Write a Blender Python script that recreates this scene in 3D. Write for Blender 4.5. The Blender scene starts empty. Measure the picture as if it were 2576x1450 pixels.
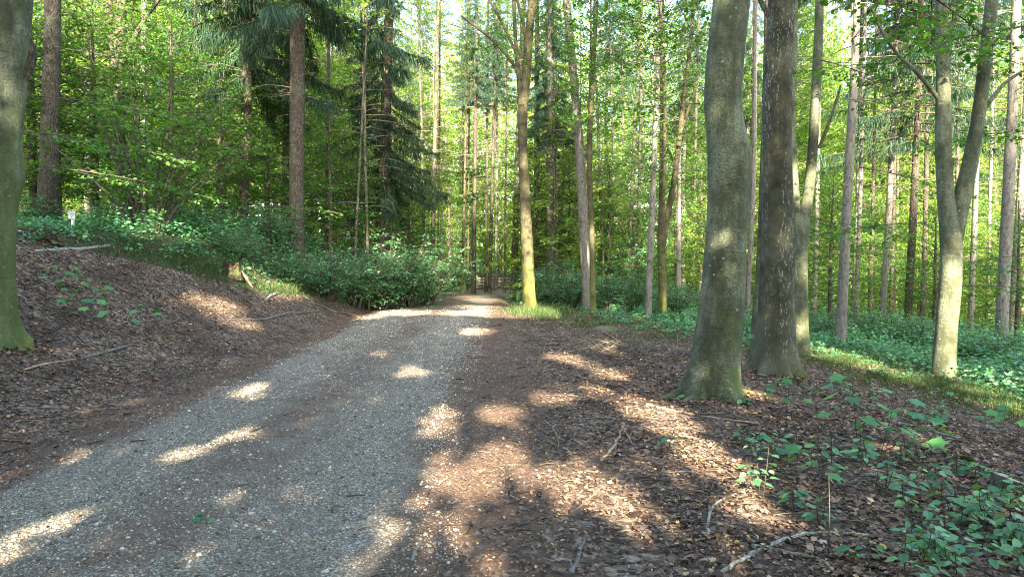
import bpy, math, random
import numpy as np
from mathutils import Vector

random.seed(7)
R = np.random.default_rng(11)
C = bpy.context.scene.collection
rad = math.radians
PI = math.pi

# ------------------------------------------------------------------ camera
CAMZ = 1.6
PITCH = rad(2.0)
cam_d = bpy.data.cameras.new('camera')
cam = bpy.data.objects.new('camera', cam_d)
C.objects.link(cam)
cam.location = (0, 0, CAMZ)
cam.rotation_euler = (rad(90) - PITCH, 0, 0)
cam_d.lens = 24.0
cam_d.sensor_width = 36.0
cam_d.clip_start = 0.05
cam_d.clip_end = 1500
bpy.context.scene.camera = cam

# ------------------------------------------------------------------ light
SUN_EL = rad(25)
SUN_AZ = rad(5)                      # slightly to the right, behind the camera
SUN = np.array([math.sin(SUN_AZ) * math.cos(SUN_EL), -math.cos(SUN_AZ) * math.cos(SUN_EL), math.sin(SUN_EL)])
w = bpy.data.worlds.new('World')
bpy.context.scene.world = w
w.use_nodes = True
nt = w.node_tree
sky = nt.nodes.new('ShaderNodeTexSky')
sky.sky_type = 'NISHITA'
sky.sun_disc = False
sky.sun_elevation = SUN_EL
sky.sun_rotation = PI - SUN_AZ
sky.altitude = 500
sky.air_density = 1.0
sky.dust_density = 3.5
sky.ozone_density = 0.25
nt.links.new(sky.outputs[0], nt.nodes['Background'].inputs[0])
nt.nodes['Background'].inputs[1].default_value = 0.15
sl = bpy.data.lights.new('sun', 'SUN')
sl.energy = 5.0
sl.angle = rad(0.7)
sl.color = (1.0, 0.87, 0.66)
so = bpy.data.objects.new('sun', sl)
so.rotation_euler = Vector(SUN).to_track_quat('Z', 'Y').to_euler()
C.objects.link(so)
vs = bpy.context.scene.view_settings
vs.view_transform = 'Standard'
vs.look = 'None'
vs.exposure = 3.02
vs.gamma = 1.0
cy = bpy.context.scene.cycles
cy.max_bounces = 6
cy.diffuse_bounces = 4
cy.glossy_bounces = 2
cy.transmission_bounces = 4
cy.sample_clamp_indirect = 6.0
cy.use_adaptive_sampling = True
cy.use_denoising = True
cy.denoising_prefilter = 'NONE'
cy.pixel_filter_type = 'BLACKMAN_HARRIS'
cy.filter_width = 1.0

# ------------------------------------------------------------------ pixel helpers (view pixels 2575 x 1450)
FPX = 1717.0
def rayd(u, v):
    dx = (u - 1287.5) / FPX
    dz = -(v - 725.0) / FPX
    cp, sp = math.cos(PITCH), math.sin(PITCH)
    return np.array([dx, cp + dz * sp, -sp + dz * cp])
def at(u, v, Y):
    d = rayd(u, v)
    t = Y / d[1]
    return np.array([d[0] * t, Y, CAMZ + d[2] * t])
def proj(p):
    cp, sp = math.cos(PITCH), math.sin(PITCH)
    x, y, z = p[..., 0], p[..., 1], p[..., 2] - CAMZ
    f = y * cp - z * sp
    up = y * sp + z * cp
    f = np.where(np.abs(f) < 1e-6, 1e-6, f)
    return 1287.5 + x / f * FPX, 725 - up / f * FPX, f

def smooth(t):
    t = np.clip(t, 0, 1)
    return t * t * (3 - 2 * t)
RY = np.array([-30, 0, 4, 9, 18, 28, 34, 40, 46, 52, 60, 90.])
RL = np.array([-3.6, -3.6, -3.55, -3.6, -4.1, -5.0, -5.2, -4.6, -3.0, 0.0, 6.0, 40.])
RR = np.array([-.7, -.7, -.75, -.95, -1.05, -.9, -.5, .6, 2.6, 5.5, 12.0, 48.])
def road_l(y): return np.interp(y, RY, RL)
def road_r(y): return np.interp(y, RY, RR)
def n2(x, y, s=1.0, seed=0.0):
    return (np.sin(x * s * 1.0 + 1.7 * np.sin(y * s * .83 + seed) + seed) * np.cos(y * s * 1.13 + 1.3 * np.sin(x * s * .71 + seed * 2.1))
            + .5 * np.sin(x * s * 2.3 + y * s * 1.9 + seed * 3.3) * np.sin(y * s * 2.7 - x * s * 1.1 + seed)) / 1.5
def height(x, y):
    x = np.asarray(x, float); y = np.asarray(y, float)
    toe = road_l(y) - np.interp(y, [0, 9, 18, 24, 60], [.7, .7, .3, .15, .5])
    s = toe - x
    W = np.interp(y, [0, 9, 13, 16, 22, 60], [7.0, 6.5, 5.0, 4.3, 2.8, 3.0])
    Ht = np.interp(y, [-20, 2, 8, 30, 42, 60], [1.0, 1.6, 2.3, 2.3, 1.4, .6])
    hl = Ht * smooth(s / W) + .07 * np.clip(s - W, 0, 40)
    s2 = x - 3.0
    hr = -.092 * np.clip(s2, 0, 30) * smooth(s2 / 2.0 + .3) + .0
    far = smooth((y - 40) / 20)
    hr = hr * (1 - .4 * far)
    z = np.where(s > 0, hl, 0) + np.where(s2 > 0, hr, 0)
    offroad = smooth((np.maximum(road_l(y) - x, x - road_r(y)) - .1) / 1.2)
    z = z + offroad * (.045 * n2(x, y, 1.7, 2.0) + .02 * n2(x, y, 5.1, 4.0))
    onroad = 1 - offroad
    mid = (road_l(y) + road_r(y)) / 2
    z = z + onroad * (.03 * np.exp(-((x - mid) / .5) ** 2) + .008 * n2(x, y, 2.2, 1.0))
    return z
def G(u, v):
    d = rayd(u, v)
    t = 1.0
    o = np.array([0, 0, CAMZ])
    for i in range(4000):
        p = o + d * t
        if p[2] <= height(p[0], p[1]):
            break
        t *= 1.0025
        if t > 300: break
    p = o + d * t
    p[2] = float(height(p[0], p[1]))
    return p

# ------------------------------------------------------------------ mesh helpers
def tag(o, label=None, cat=None, group=None, kind=None):
    if label: o['label'] = label
    if cat: o['category'] = cat
    if group: o['group'] = group
    if kind: o['kind'] = kind
    return o
def mesh_obj(name, V, faces_list, mats, parent=None, rnd=None, smooth_f=True, loc=None, attrs=None):
    """faces_list: list of (array (n,k), material index, rnd array or None)"""
    me = bpy.data.meshes.new(name)
    V = np.asarray(V, np.float32)
    me.vertices.add(len(V)); me.vertices.foreach_set('co', V.ravel())
    loops, starts, tot, mi, rn = [], [], [], [], []
    off = 0
    for F, m, r in faces_list:
        F = np.asarray(F, np.int32)
        if F.size == 0: continue
        n, k = F.shape
        loops.append(F.ravel()); starts.append(off + np.arange(n) * k); tot.append(np.full(n, k)); mi.append(np.full(n, m))
        rn.append(np.zeros(n) if r is None else r)
        off += n * k
    loops = np.concatenate(loops); starts = np.concatenate(starts); tot = np.concatenate(tot); mi = np.concatenate(mi); rn = np.concatenate(rn)
    me.loops.add(len(loops)); me.loops.foreach_set('vertex_index', loops.astype(np.int32))
    me.polygons.add(len(starts)); me.polygons.foreach_set('loop_start', starts.astype(np.int32))
    me.polygons.foreach_set('loop_total', tot.astype(np.int32))
    me.polygons.foreach_set('material_index', mi.astype(np.int32))
    me.polygons.foreach_set('use_smooth', np.full(len(starts), smooth_f))
    me.update(calc_edges=True)
    a = me.attributes.new('rnd', 'FLOAT', 'FACE'); a.data.foreach_set('value', rn.astype(np.float32))
    if attrs:
        for k, arr in attrs.items():
            a = me.attributes.new(k, 'FLOAT', 'POINT'); a.data.foreach_set('value', np.asarray(arr, np.float32))
    for m in mats: me.materials.append(m)
    o = bpy.data.objects.new(name, me)
    C.objects.link(o)
    if parent is not None: o.parent = parent
    if loc is not None: o.location = loc
    return o

class Bag:
    """collects tubes (mat 0) and leaves (mat 1)"""
    def __init__(s): s.V = []; s.F = []; s.n = 0
    def raw(s, V, F, m=0, rnd=None):
        V = np.asarray(V, float)
        F = np.asarray(F, np.int64)
        s.V.append(V); s.F.append((F + s.n, m, rnd)); s.n += len(V)
    def tube(s, P, r, sides=6, m=0, disp=None, cap=False, rnd=.5):
        P = np.asarray(P, float); r = np.broadcast_to(np.asarray(r, float), (len(P),))
        T = np.gradient(P, axis=0); T /= np.linalg.norm(T, axis=1)[:, None] + 1e-9
        mt = T.mean(0)
        ref = np.array([0, 1., 0]) if abs(mt[1]) < .75 * np.linalg.norm(mt) + 1e-9 else np.array([1., 0, 0])
        if abs(mt[2]) < .5: ref = np.array([0, 0, 1.])
        B = np.cross(T, ref); B /= np.linalg.norm(B, axis=1)[:, None] + 1e-9
        N = np.cross(B, T)
        th = np.arange(sides) * 2 * PI / sides
        rr = r[:, None] * np.ones(sides)[None]
        if disp is not None: rr = disp(rr, P, th)
        V = P[:, None] + rr[..., None] * (np.cos(th)[None, :, None] * B[:, None] + np.sin(th)[None, :, None] * N[:, None])
        n = len(P)
        i = np.arange(n - 1)[:, None] * sides; j = np.arange(sides)[None]; j2 = (j + 1) % sides
        F = np.stack([i + j, i + j2, i + sides + j2, i + sides + j], -1).reshape(-1, 4)
        V = V.reshape(-1, 3)
        s.raw(V, F, m, np.full(len(F), rnd))
        if cap:
            for e, rev in ((0, 0), (n - 1, 1)):
                c = P[e]; base = e * sides
                VV = np.vstack([V[base:base + sides], c[None]])
                jj = np.arange(sides); FF = np.stack([jj, (jj + 1) % sides, np.full(sides, sides)], -1)
                s.raw(VV, FF, m + 1 if cap == 2 else m, np.full(sides, .5))
    def leaves(s, tmpl, c, t, nrm, size, m=1, rnd=None, wid=None):
        TV, TF = tmpl
        c = np.asarray(c, float); k = len(c)
        if k == 0: return
        t = t / (np.linalg.norm(t, axis=1)[:, None] + 1e-9)
        b = np.cross(t, nrm); b /= np.linalg.norm(b, axis=1)[:, None] + 1e-9
        n = np.cross(b, t)
        size = np.broadcast_to(np.asarray(size, float), (k,))
        wd = size if wid is None else np.broadcast_to(np.asarray(wid, float), (k,))
        V = c[:, None] + wd[:, None, None] * TV[None, :, 0, None] * b[:, None] + size[:, None, None] * (TV[None, :, 1, None] * t[:, None] + TV[None, :, 2, None] * n[:, None])
        F = (TF[None] + (np.arange(k) * len(TV))[:, None, None]).reshape(-1, TF.shape[1])
        if rnd is None: rnd = R.random(k)
        s.raw(V.reshape(-1, 3), F, m, np.repeat(rnd, len(TF)))
    def build(s, name, mats, parent=None, **kw):
        byk = {}
        for F, m, r in s.F:
            byk.setdefault((F.shape[1], m), []).append((F, r if r is not None else np.zeros(len(F))))
        fl = [(np.concatenate([a for a, _ in L]), k[1], np.concatenate([b for _, b in L])) for k, L in byk.items()]
        return mesh_obj(name, np.concatenate(s.V), fl, mats, parent, **kw)

DIA = (np.array([[0, 0, 0], [.32, .42, .06], [0, 1, -.06], [-.32, .42, .06]]), np.array([[0, 1, 2, 3]]))
OVAL = (np.array([[0, 0, 0], [.27, .22, .05], [.30, .62, .04], [0, 1, -.1], [-.30, .62, .04], [-.27, .22, .05]]), np.array([[0, 1, 2, 3], [0, 3, 4, 5]]))
NEEDLE = (np.array([[-.5, 0, 0], [.5, .1, 0], [.25, 1, 0], [-.3, .9, 0]]), np.array([[0, 1, 2, 3]]))
def maple_t():
    ang = [-150, -118, -95, -62, -50, -38, -12, 0, 12, 38, 50, 62, 95, 118, 150]
    rr_ = [.28, .45, .30, .40, .62, .42, .42, .75, .42, .42, .62, .40, .30, .45, .28]
    V = [[0, .3, .0]]
    for a, r in zip(ang, rr_):
        V.append([math.sin(rad(a)) * r, .3 + math.cos(rad(a)) * r * .95, -.12 * r * r])
    F = [[0, i, i + 1] for i in range(1, len(V) - 1)] + [[0, len(V) - 1, 1]]
    return np.array(V), np.array(F)
MAPLE = maple_t()
CURL = (np.array([[0, 0, .0], [.3, .25, .16], [.26, .7, .2], [0, 1, .1], [-.26, .7, .12], [-.3, .25, .22]]), np.array([[0, 1, 2, 3], [0, 3, 4, 5]]))
BLADE = (np.array([[-.5, 0, 0], [.5, 0, 0], [.35, .55, .05], [-.35, .55, .05], [0, 1, .3]]), None)

def unit(a): return a / (np.linalg.norm(a, axis=-1, keepdims=True) + 1e-9)
def rdir(n): return unit(R.normal(size=(n, 3)))

# ------------------------------------------------------------------ materials
def newmat(name):
    m = bpy.data.materials.new(name); m.use_nodes = True
    t = m.node_tree; t.nodes.clear()
    return m, t
def N(t, typ, **kw):
    n = t.nodes.new('ShaderNode' + typ)
    for k, v in kw.items():
        if k.startswith('i_'): n.inputs[k[2:].replace('_', ' ')].default_value = v
        else: setattr(n, k, v)
    return n
def ramp(t, fac, stops, interp='LINEAR'):
    n = t.nodes.new('ShaderNodeValToRGB'); cr = n.color_ramp; cr.interpolation = interp
    while len(cr.elements) < len(stops): cr.elements.new(.5)
    for e, (p, c) in zip(cr.elements, stops):
        e.position = p; e.color = (*c, 1) if len(c) == 3 else (c[0], c[0], c[0], 1)
    t.links.new(fac, n.inputs[0])
    return n.outputs[0]
def noise(t, vec, scale, detail=4, rough=.55, dist=0):
    n = t.nodes.new('ShaderNodeTexNoise'); n.inputs['Scale'].default_value = scale; n.inputs['Detail'].default_value = detail
    n.inputs['Roughness'].default_value = rough; n.inputs['Distortion'].default_value = dist
    t.links.new(vec, n.inputs['Vector']); return n.outputs[0]
def voro(t, vec, scale, feature='F1'):
    n = t.nodes.new('ShaderNodeTexVoronoi'); n.feature = feature; n.inputs['Scale'].default_value = scale
    t.links.new(vec, n.inputs['Vector']); return n
def mapping(t, vec, scale, rot=(0, 0, 0)):
    n = t.nodes.new('ShaderNodeMapping'); n.inputs['Scale'].default_value = scale; n.inputs['Rotation'].default_value = rot
    t.links.new(vec, n.inputs['Vector']); return n.outputs[0]
def mixc(t, f, a, b):
    n = t.nodes.new('ShaderNodeMix'); n.data_type = 'RGBA'
    for s, v in ((0, f), (6, a), (7, b)):
        if isinstance(v, (int, float)): n.inputs[s].default_value = v
        elif isinstance(v, tuple): n.inputs[s].default_value = (*v, 1)
        else: t.links.new(v, n.inputs[s])
    return n.outputs[2]
def mathn(t, op, a, b=0.0, clamp=False):
    n = t.nodes.new('ShaderNodeMath'); n.operation = op; n.use_clamp = clamp
    for s, v in ((0, a), (1, b)):
        if isinstance(v, (int, float)): n.inputs[s].default_value = v
        else: t.links.new(v, n.inputs[s])
    return n.outputs[0]
def bump(t, h, strength, dist):
    n = t.nodes.new('ShaderNodeBump'); n.inputs['Strength'].default_value = strength; n.inputs['Distance'].default_value = dist
    t.links.new(h, n.inputs['Height']); return n.outputs[0]
def princ(t, col, rough=.85, nrm=None, spec=.3):
    p = t.nodes.new('ShaderNodeBsdfPrincipled')
    if isinstance(col, tuple): p.inputs['Base Color'].default_value = (*col, 1)
    else: t.links.new(col, p.inputs['Base Color'])
    p.inputs['Roughness'].default_value = rough
    p.inputs['Specular IOR Level'].default_value = spec
    if nrm is not None: t.links.new(nrm, p.inputs['Normal'])
    return p.outputs[0]
def out(t, sh):
    o = t.nodes.new('ShaderNodeOutputMaterial'); t.links.new(sh, o.inputs[0])
def attr(t, name):
    n = t.nodes.new('ShaderNodeAttribute'); n.attribute_name = name; return n.outputs['Fac']
def objco(t): return t.nodes.new('ShaderNodeTexCoord').outputs['Object']
def geo(t): return t.nodes.new('ShaderNodeNewGeometry')

def leafmat(name, stops, trans=.4, rough=.55, tcol=(1.5, 1.35, .35), spec=.25):
    m, t = newmat(name)
    c = ramp(t, attr(t, 'rnd'), stops)
    oi = t.nodes.new('ShaderNodeObjectInfo')
    hs = t.nodes.new('ShaderNodeHueSaturation')
    v = mathn(t, 'MULTIPLY_ADD', oi.outputs['Random'], .3); v.node.inputs[2].default_value = .85
    h = mathn(t, 'MULTIPLY_ADD', oi.outputs['Random'], .03); h.node.inputs[2].default_value = .487
    t.links.new(v, hs.inputs['Value']); t.links.new(h, hs.inputs['Hue']); t.links.new(c, hs.inputs['Color'])
    c = hs.outputs[0]
    p = princ(t, c, rough, spec=spec)
    tr = t.nodes.new('ShaderNodeBsdfTranslucent')
    mm = t.nodes.new('ShaderNodeMix'); mm.data_type = 'RGBA'; mm.blend_type = 'MULTIPLY'; mm.inputs[0].default_value = 1
    t.links.new(c, mm.inputs[6]); mm.inputs[7].default_value = (*tcol, 1)
    t.links.new(mm.outputs[2], tr.inputs[0])
    ms = t.nodes.new('ShaderNodeMixShader'); ms.inputs[0].default_value = trans
    t.links.new(p, ms.inputs[1]); t.links.new(tr.outputs[0], ms.inputs[2])
    out(t, ms.outputs[0]); return m
M = {}
M['beech_leaf'] = leafmat('beech_leaf', [(0, (.04, .115, .022)), (.5, (.085, .21, .035)), (.85, (.15, .31, .05)), (1, (.27, .38, .07))])
M['far_leaf'] = leafmat('far_leaf', [(0, (.09, .19, .035)), (.5, (.20, .35, .06)), (.85, (.34, .48, .09)), (1, (.52, .55, .17))], trans=.45)
M['spruce_needle'] = leafmat('spruce_needle', [(0, (.018, .045, .030)), (.6, (.04, .09, .052)), (1, (.12, .18, .075))], trans=.3, rough=.6)
M['herb_leaf'] = leafmat('herb_leaf', [(0, (.045, .15, .06)), (.5, (.10, .27, .11)), (.9, (.17, .38, .16)), (1, (.28, .42, .14))], trans=.3, rough=.4, spec=.5)
M['maple_leaf'] = leafmat('maple_leaf', [(0, (.055, .18, .065)), (.6, (.09, .27, .10)), (1, (.17, .36, .10))], trans=.3, rough=.5)
M['grass_blade'] = leafmat('grass_blade', [(0, (.035, .075, .025)), (.6, (.075, .13, .04)), (1, (.24, .23, .11))], trans=.35)
M['dead_leaf'] = leafmat('dead_leaf', [(0, (.04, .026, .018)), (.35, (.115, .075, .05)), (.6, (.24, .145, .097)), (.8, (.37, .24, .165)), (.93, (.50, .38, .29)), (.97, (.55, .42, .10)), (1, (.22, .28, .07))], trans=.12, rough=.6, tcol=(1.2, 1, .7))

def barkmat(name, kind):
    m, t = newmat(name)
    co = objco(t)
    z = t.nodes.new('ShaderNodeSeparateXYZ'); t.links.new(co, z.inputs[0])
    g = geo(t)
    nz = t.nodes.new('ShaderNodeSeparateXYZ'); t.links.new(g.outputs['Normal'], nz.inputs[0])
    if kind in ('beech', 'mossbeech'):
        big = noise(t, mapping(t, co, (1, 1, .55)), 3.2, 6, .68)
        col = ramp(t, big, [(.34, (.042, .048, .024)), (.46, (.11, .125, .07)), (.60, (.25, .27, .18))])
        streak = noise(t, mapping(t, co, (9, 9, .8)), 1.4, 5, .65)
        col = mixc(t, ramp(t, streak, [(.42, (0,)), (.6, (.4,))]), col, (.055, .055, .035))
        col = mixc(t, ramp(t, noise(t, co, 42, 4, .75), [(.44, (.55,)), (.56, (0,))]), col, (.045, .05, .028))
        hz = noise(t, mapping(t, co, (3.2, 3.2, 15)), 1.0, 5, .65, 1.2)
        col = mixc(t, ramp(t, hz, [(.56, (0,)), (.68, (.45,))]), col, (.05, .05, .035))
        sp = voro(t, co, 9.0)
        spn = noise(t, co, 3.1, 2)
        f = mathn(t, 'MULTIPLY', ramp(t, sp.outputs['Distance'], [(.10, (1,)), (.17, (0,))]), ramp(t, spn, [(.52, (0,)), (.6, (.9,))]))
        col = mixc(t, f, col, (.34, .37, .28))
        sp2 = voro(t, co, 34.0)
        spn2 = noise(t, co, 4.3, 3)
        f2 = mathn(t, 'MULTIPLY', ramp(t, sp2.outputs['Distance'], [(.22, (1,)), (.32, (0,))]), ramp(t, spn2, [(.5, (0,)), (.62, (.8,))]))
        col = mixc(t, f2, col, (.03, .035, .02))
        mo = mathn(t, 'ADD', mathn(t, 'MULTIPLY', z.outputs[2], -.12), noise(t, co, 3.5, 5, .7))
        mo = mathn(t, 'ADD', mo, mathn(t, 'MULTIPLY', nz.outputs[0], .16))
        mossf = ramp(t, mo, [(.47, (0,)), (.66, (.8,))] if kind == 'beech' else [(.22, (.0,)), (.42, (.6,))])
        col = mixc(t, mossf, col, (.085, .125, .022))
        hh = mathn(t, 'ADD', mathn(t, 'MULTIPLY', noise(t, co, 28, 5, .65), .6), mathn(t, 'MULTIPLY', hz, .55))
        nr = bump(t, hh, 1.0, .02)
        out(t, princ(t, col, .8, nr))
    elif kind == 'dark_beech':
        big = noise(t, co, 2.6, 5, .6)
        col = ramp(t, big, [(.33, (.028, .027, .015)), (.5, (.07, .068, .04)), (.68, (.14, .138, .088))])
        sp = noise(t, mapping(t, co, (14, 14, 5)), 2.2, 6, .85)
        band = noise(t, mapping(t, co, (3.5, 3.5, .35)), 1.2, 2)
        f = mathn(t, 'MULTIPLY', ramp(t, sp, [(.55, (0,)), (.6, (1,))]), ramp(t, band, [(.40, (0,)), (.52, (1,))]))
        col = mixc(t, f, col, (.40, .41, .33))
        low = ramp(t, mathn(t, 'ADD', mathn(t, 'MULTIPLY', z.outputs[2], -.4), noise(t, co, 2, 3)), [(-.1 + .1, (0,)), (.45, (.65,))])
        col = mixc(t, low, col, (.15, .155, .10))
        mo = mathn(t, 'ADD', mathn(t, 'MULTIPLY', z.outputs[2], -.8), noise(t, co, 4, 5, .7))
        col = mixc(t, ramp(t, mo, [(.42, (0,)), (.6, (.8,))]), col, (.07, .11, .02))
        nr = bump(t, mathn(t, 'ADD', noise(t, mapping(t, co, (30, 30, 12)), 1, 5, .7), sp), 1.0, .02)
        out(t, princ(t, col, .88, nr))
    elif kind == 'mossy':
        big = noise(t, co, 3.0, 5, .65)
        col = ramp(t, big, [(.33, (.028, .026, .014)), (.5, (.075, .068, .036)), (.7, (.15, .14, .075))])
        mo = mathn(t, 'ADD', mathn(t, 'MULTIPLY', z.outputs[2], -.11), noise(t, mapping(t, co, (1, 1, .5)), 5, 5, .7))
        col = mixc(t, ramp(t, mo, [(.26, (0,)), (.5, (.85,))]), col, (.15, .165, .035))
        cr = noise(t, mapping(t, co, (22, 22, 5)), 1, 5, .7)
        nr = bump(t, cr, 1.0, .03)
        out(t, princ(t, col, .9, nr))
    elif kind == 'spruce':
        v = voro(t, mapping(t, co, (30, 30, 14)), 1.0)
        n = noise(t, mapping(t, co, (20, 20, 8)), 1, 4, .7)
        col = ramp(t, n, [(.3, (.042, .036, .026)), (.5, (.09, .078, .058)), (.72, (.165, .145, .112))])
        col = mixc(t, ramp(t, v.outputs['Distance'], [(.35, (0,)), (.7, (.7,))]), col, (.045, .032, .025))
        big = noise(t, co, 1.7, 3)
        col = mixc(t, ramp(t, big, [(.5, (0,)), (.7, (.45,))]), col, (.13, .15, .09))
        wh = voro(t, mapping(t, co, (1, 1, 2.2)), 1.6)
        nr = bump(t, mathn(t, 'SUBTRACT', n, v.outputs['Distance']), 1.0, .025)
        out(t, princ(t, col, .92, nr))
    elif kind == 'pale_spruce':
        n = noise(t, mapping(t, co, (18, 18, 6)), 1, 4, .7)
        col = ramp(t, n, [(.3, (.085, .078, .062)), (.5, (.165, .155, .13)), (.72, (.26, .245, .21))])
        sp = voro(t, mapping(t, co, (9, 9, 5)), 1.0)
        col = mixc(t, ramp(t, sp.outputs['Distance'], [(.12, (.9,)), (.24, (0,))]), col, (.05, .035, .028))
        nr = bump(t, n, .9, .02)
        out(t, princ(t, col, .9, nr))
    return m
for k in ('beech', 'mossbeech', 'dark_beech', 'mossy', 'spruce', 'pale_spruce'): M[k] = barkmat(k + '_bark', k)
m, t = newmat('twig_wood'); co = objco(t)
out(t, princ(t, ramp(t, noise(t, co, 3, 3), [(.35, (.05, .042, .03)), (.65, (.13, .11, .08))]), .9)); M['twig'] = m
m, t = newmat('dead_branch_wood'); co = objco(t)
out(t, princ(t, ramp(t, noise(t, co, 2, 3), [(.35, (.10, .082, .06)), (.65, (.24, .205, .155))]), .9)); M['deadwood'] = m
m, t = newmat('lichen_wood'); co = objco(t)
c_ = ramp(t, noise(t, co, 30, 5, .7), [(.38, (.10, .085, .065)), (.5, (.26, .26, .22)), (.62, (.42, .44, .39))])
out(t, princ(t, c_, .9, bump(t, noise(t, co, 60, 4), .8, .006))); M['lichen'] = m
m, t = newmat('pale_wood'); co = objco(t)
c_ = ramp(t, noise(t, co, 14, 5, .7), [(.35, (.22, .15, .09)), (.65, (.5, .38, .25))])
out(t, princ(t, c_, .8, bump(t, noise(t, co, 40, 4), .6, .006))); M['palewood'] = m
m, t = newmat('grey_wood'); co = objco(t)
c_ = ramp(t, noise(t, co, 16, 5, .75), [(.35, (.08, .07, .06)), (.65, (.26, .24, .21))])
out(t, princ(t, c_, .9, bump(t, noise(t, co, 40, 4), .8, .008))); M['greywood'] = m
m, t = newmat('rotten_wood'); co = objco(t)
c_ = ramp(t, noise(t, co, 9, 6, .75), [(.35, (.022, .015, .010)), (.55, (.065, .043, .028)), (.7, (.15, .105, .068))])
c_ = mixc(t, ramp(t, noise(t, co, 5, 4), [(.5, (0,)), (.6, (.8,))]), c_, (.10, .12, .04))
out(t, princ(t, c_, .95, bump(t, noise(t, co, 25, 5), 1, .03))); M['rotten'] = m
m, t = newmat('moss_rock'); co = objco(t)
c_ = ramp(t, noise(t, co, 7, 6, .7), [(.35, (.05, .045, .035)), (.5, (.14, .13, .10)), (.62, (.09, .13, .03))])
out(t, princ(t, c_, .95, bump(t, noise(t, co, 14, 5), 1, .03))); M['mossrock'] = m
m, t = newmat('white_plate'); co = objco(t)
out(t, princ(t, ramp(t, noise(t, co, 12, 3), [(.3, (.66, .70, .64)), (.7, (.8, .82, .78))]), .5)); M['white'] = m
m, t = newmat('sign_ink'); co = objco(t)
out(t, princ(t, ramp(t, noise(t, co, 40, 2), [(.3, (.03, .03, .03)), (.7, (.06, .06, .06))]), .6)); M['ink'] = m
m, t = newmat('cut_wood'); co = objco(t)
c_ = ramp(t, noise(t, co, 20, 5, .7), [(.35, (.24, .19, .12)), (.65, (.46, .40, .28))])
out(t, princ(t, c_, .85)); M['cut'] = m

# stones
m, t = newmat('gravel_stone')
c_ = ramp(t, attr(t, 'rnd'), [(0, (.09, .075, .055)), (.4, (.20, .175, .13)), (.75, (.34, .30, .23)), (.93, (.50, .455, .37)), (1, (.70, .66, .57))])
out(t, princ(t, c_, .75, spec=.3)); M['stone'] = m

def groundmat():
    m, t = newmat('forest_floor')
    co = t.nodes.new('ShaderNodeTexCoord').outputs['Object']
    wob = t.nodes.new('ShaderNodeTexNoise'); wob.inputs['Scale'].default_value = 9; wob.inputs['Detail'].default_value = 2
    t.links.new(co, wob.inputs['Vector'])
    va = t.nodes.new('ShaderNodeVectorMath'); va.operation = 'MULTIPLY_ADD'
    t.links.new(wob.outputs['Color'], va.inputs[0]); va.inputs[1].default_value = (.12, .12, .0); t.links.new(co, va.inputs[2])
    p = va.outputs[0]
    v1 = voro(t, mapping(t, p, (1, 1.5, 1), (0, 0, .5)), 17)
    v2 = voro(t, mapping(t, p, (1.6, 1, 1), (0, 0, -.4)), 29)
    s1 = t.nodes.new('ShaderNodeSeparateColor'); t.links.new(v1.outputs['Color'], s1.inputs[0])
    s2 = t.nodes.new('ShaderNodeSeparateColor'); t.links.new(v2.outputs['Color'], s2.inputs[0])
    st = [(0, (.03, .021, .015)), (.3, (.075, .05, .035)), (.55, (.15, .105, .075)), (.78, (.27, .20, .145)), (.92, (.36, .28, .21)), (1, (.44, .36, .28))]
    c1 = ramp(t, s1.outputs[0], st); c2 = ramp(t, s2.outputs[1], st)
    lit = mixc(t, ramp(t, noise(t, p, 14, 3), [(.42, (0,)), (.58, (1,))]), c1, c2)
    lit = mixc(t, ramp(t, noise(t, co, 1.1, 4, .6), [(.42, (0,)), (.62, (.6,))]), lit, (.045, .030, .021))
    # fine dirt of the shoulder: dark humus, wood chips, small stones
    nd = noise(t, co, 60, 5, .8)
    d = ramp(t, nd, [(.35, (.035, .024, .018)), (.50, (.12, .076, .052)), (.64, (.25, .165, .112)), (.74, (.38, .29, .21))])
    dm = noise(t, co, .9, 4, .6)
    d = mixc(t, ramp(t, dm, [(.4, (0,)), (.65, (.55,))]), d, (.19, .12, .08))
    d = mixc(t, ramp(t, noise(t, p, 7, 4, .7), [(.42, (0,)), (.6, (.7,))]), d, c2)
    f = attr(t, 'dirt')
    fn = mathn(t, 'ADD', f, mathn(t, 'MULTIPLY', mathn(t, 'SUBTRACT', noise(t, co, 3.5, 5, .7), .5), .9))
    col = mixc(t, ramp(t, fn, [(.4, (0,)), (.6, (1,))]), lit, d)
    gr = attr(t, 'green')
    gn = mathn(t, 'ADD', gr, mathn(t, 'MULTIPLY', mathn(t, 'SUBTRACT', noise(t, co, 5, 5, .7), .5), .8))
    gcol = ramp(t, noise(t, co, 25, 4, .7), [(.3, (.02, .03, .012)), (.6, (.045, .075, .022)), (.8, (.08, .12, .03))])
    col = mixc(t, ramp(t, gn, [(.45, (0,)), (.65, (.9,))]), col, gcol)
    hh = mathn(t, 'ADD', mathn(t, 'ADD', s1.outputs[1], s2.outputs[2]), nd)
    out(t, princ(t, col, .9, bump(t, hh, .7, .03), spec=.2))
    return m
M['ground'] = groundmat()
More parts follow.
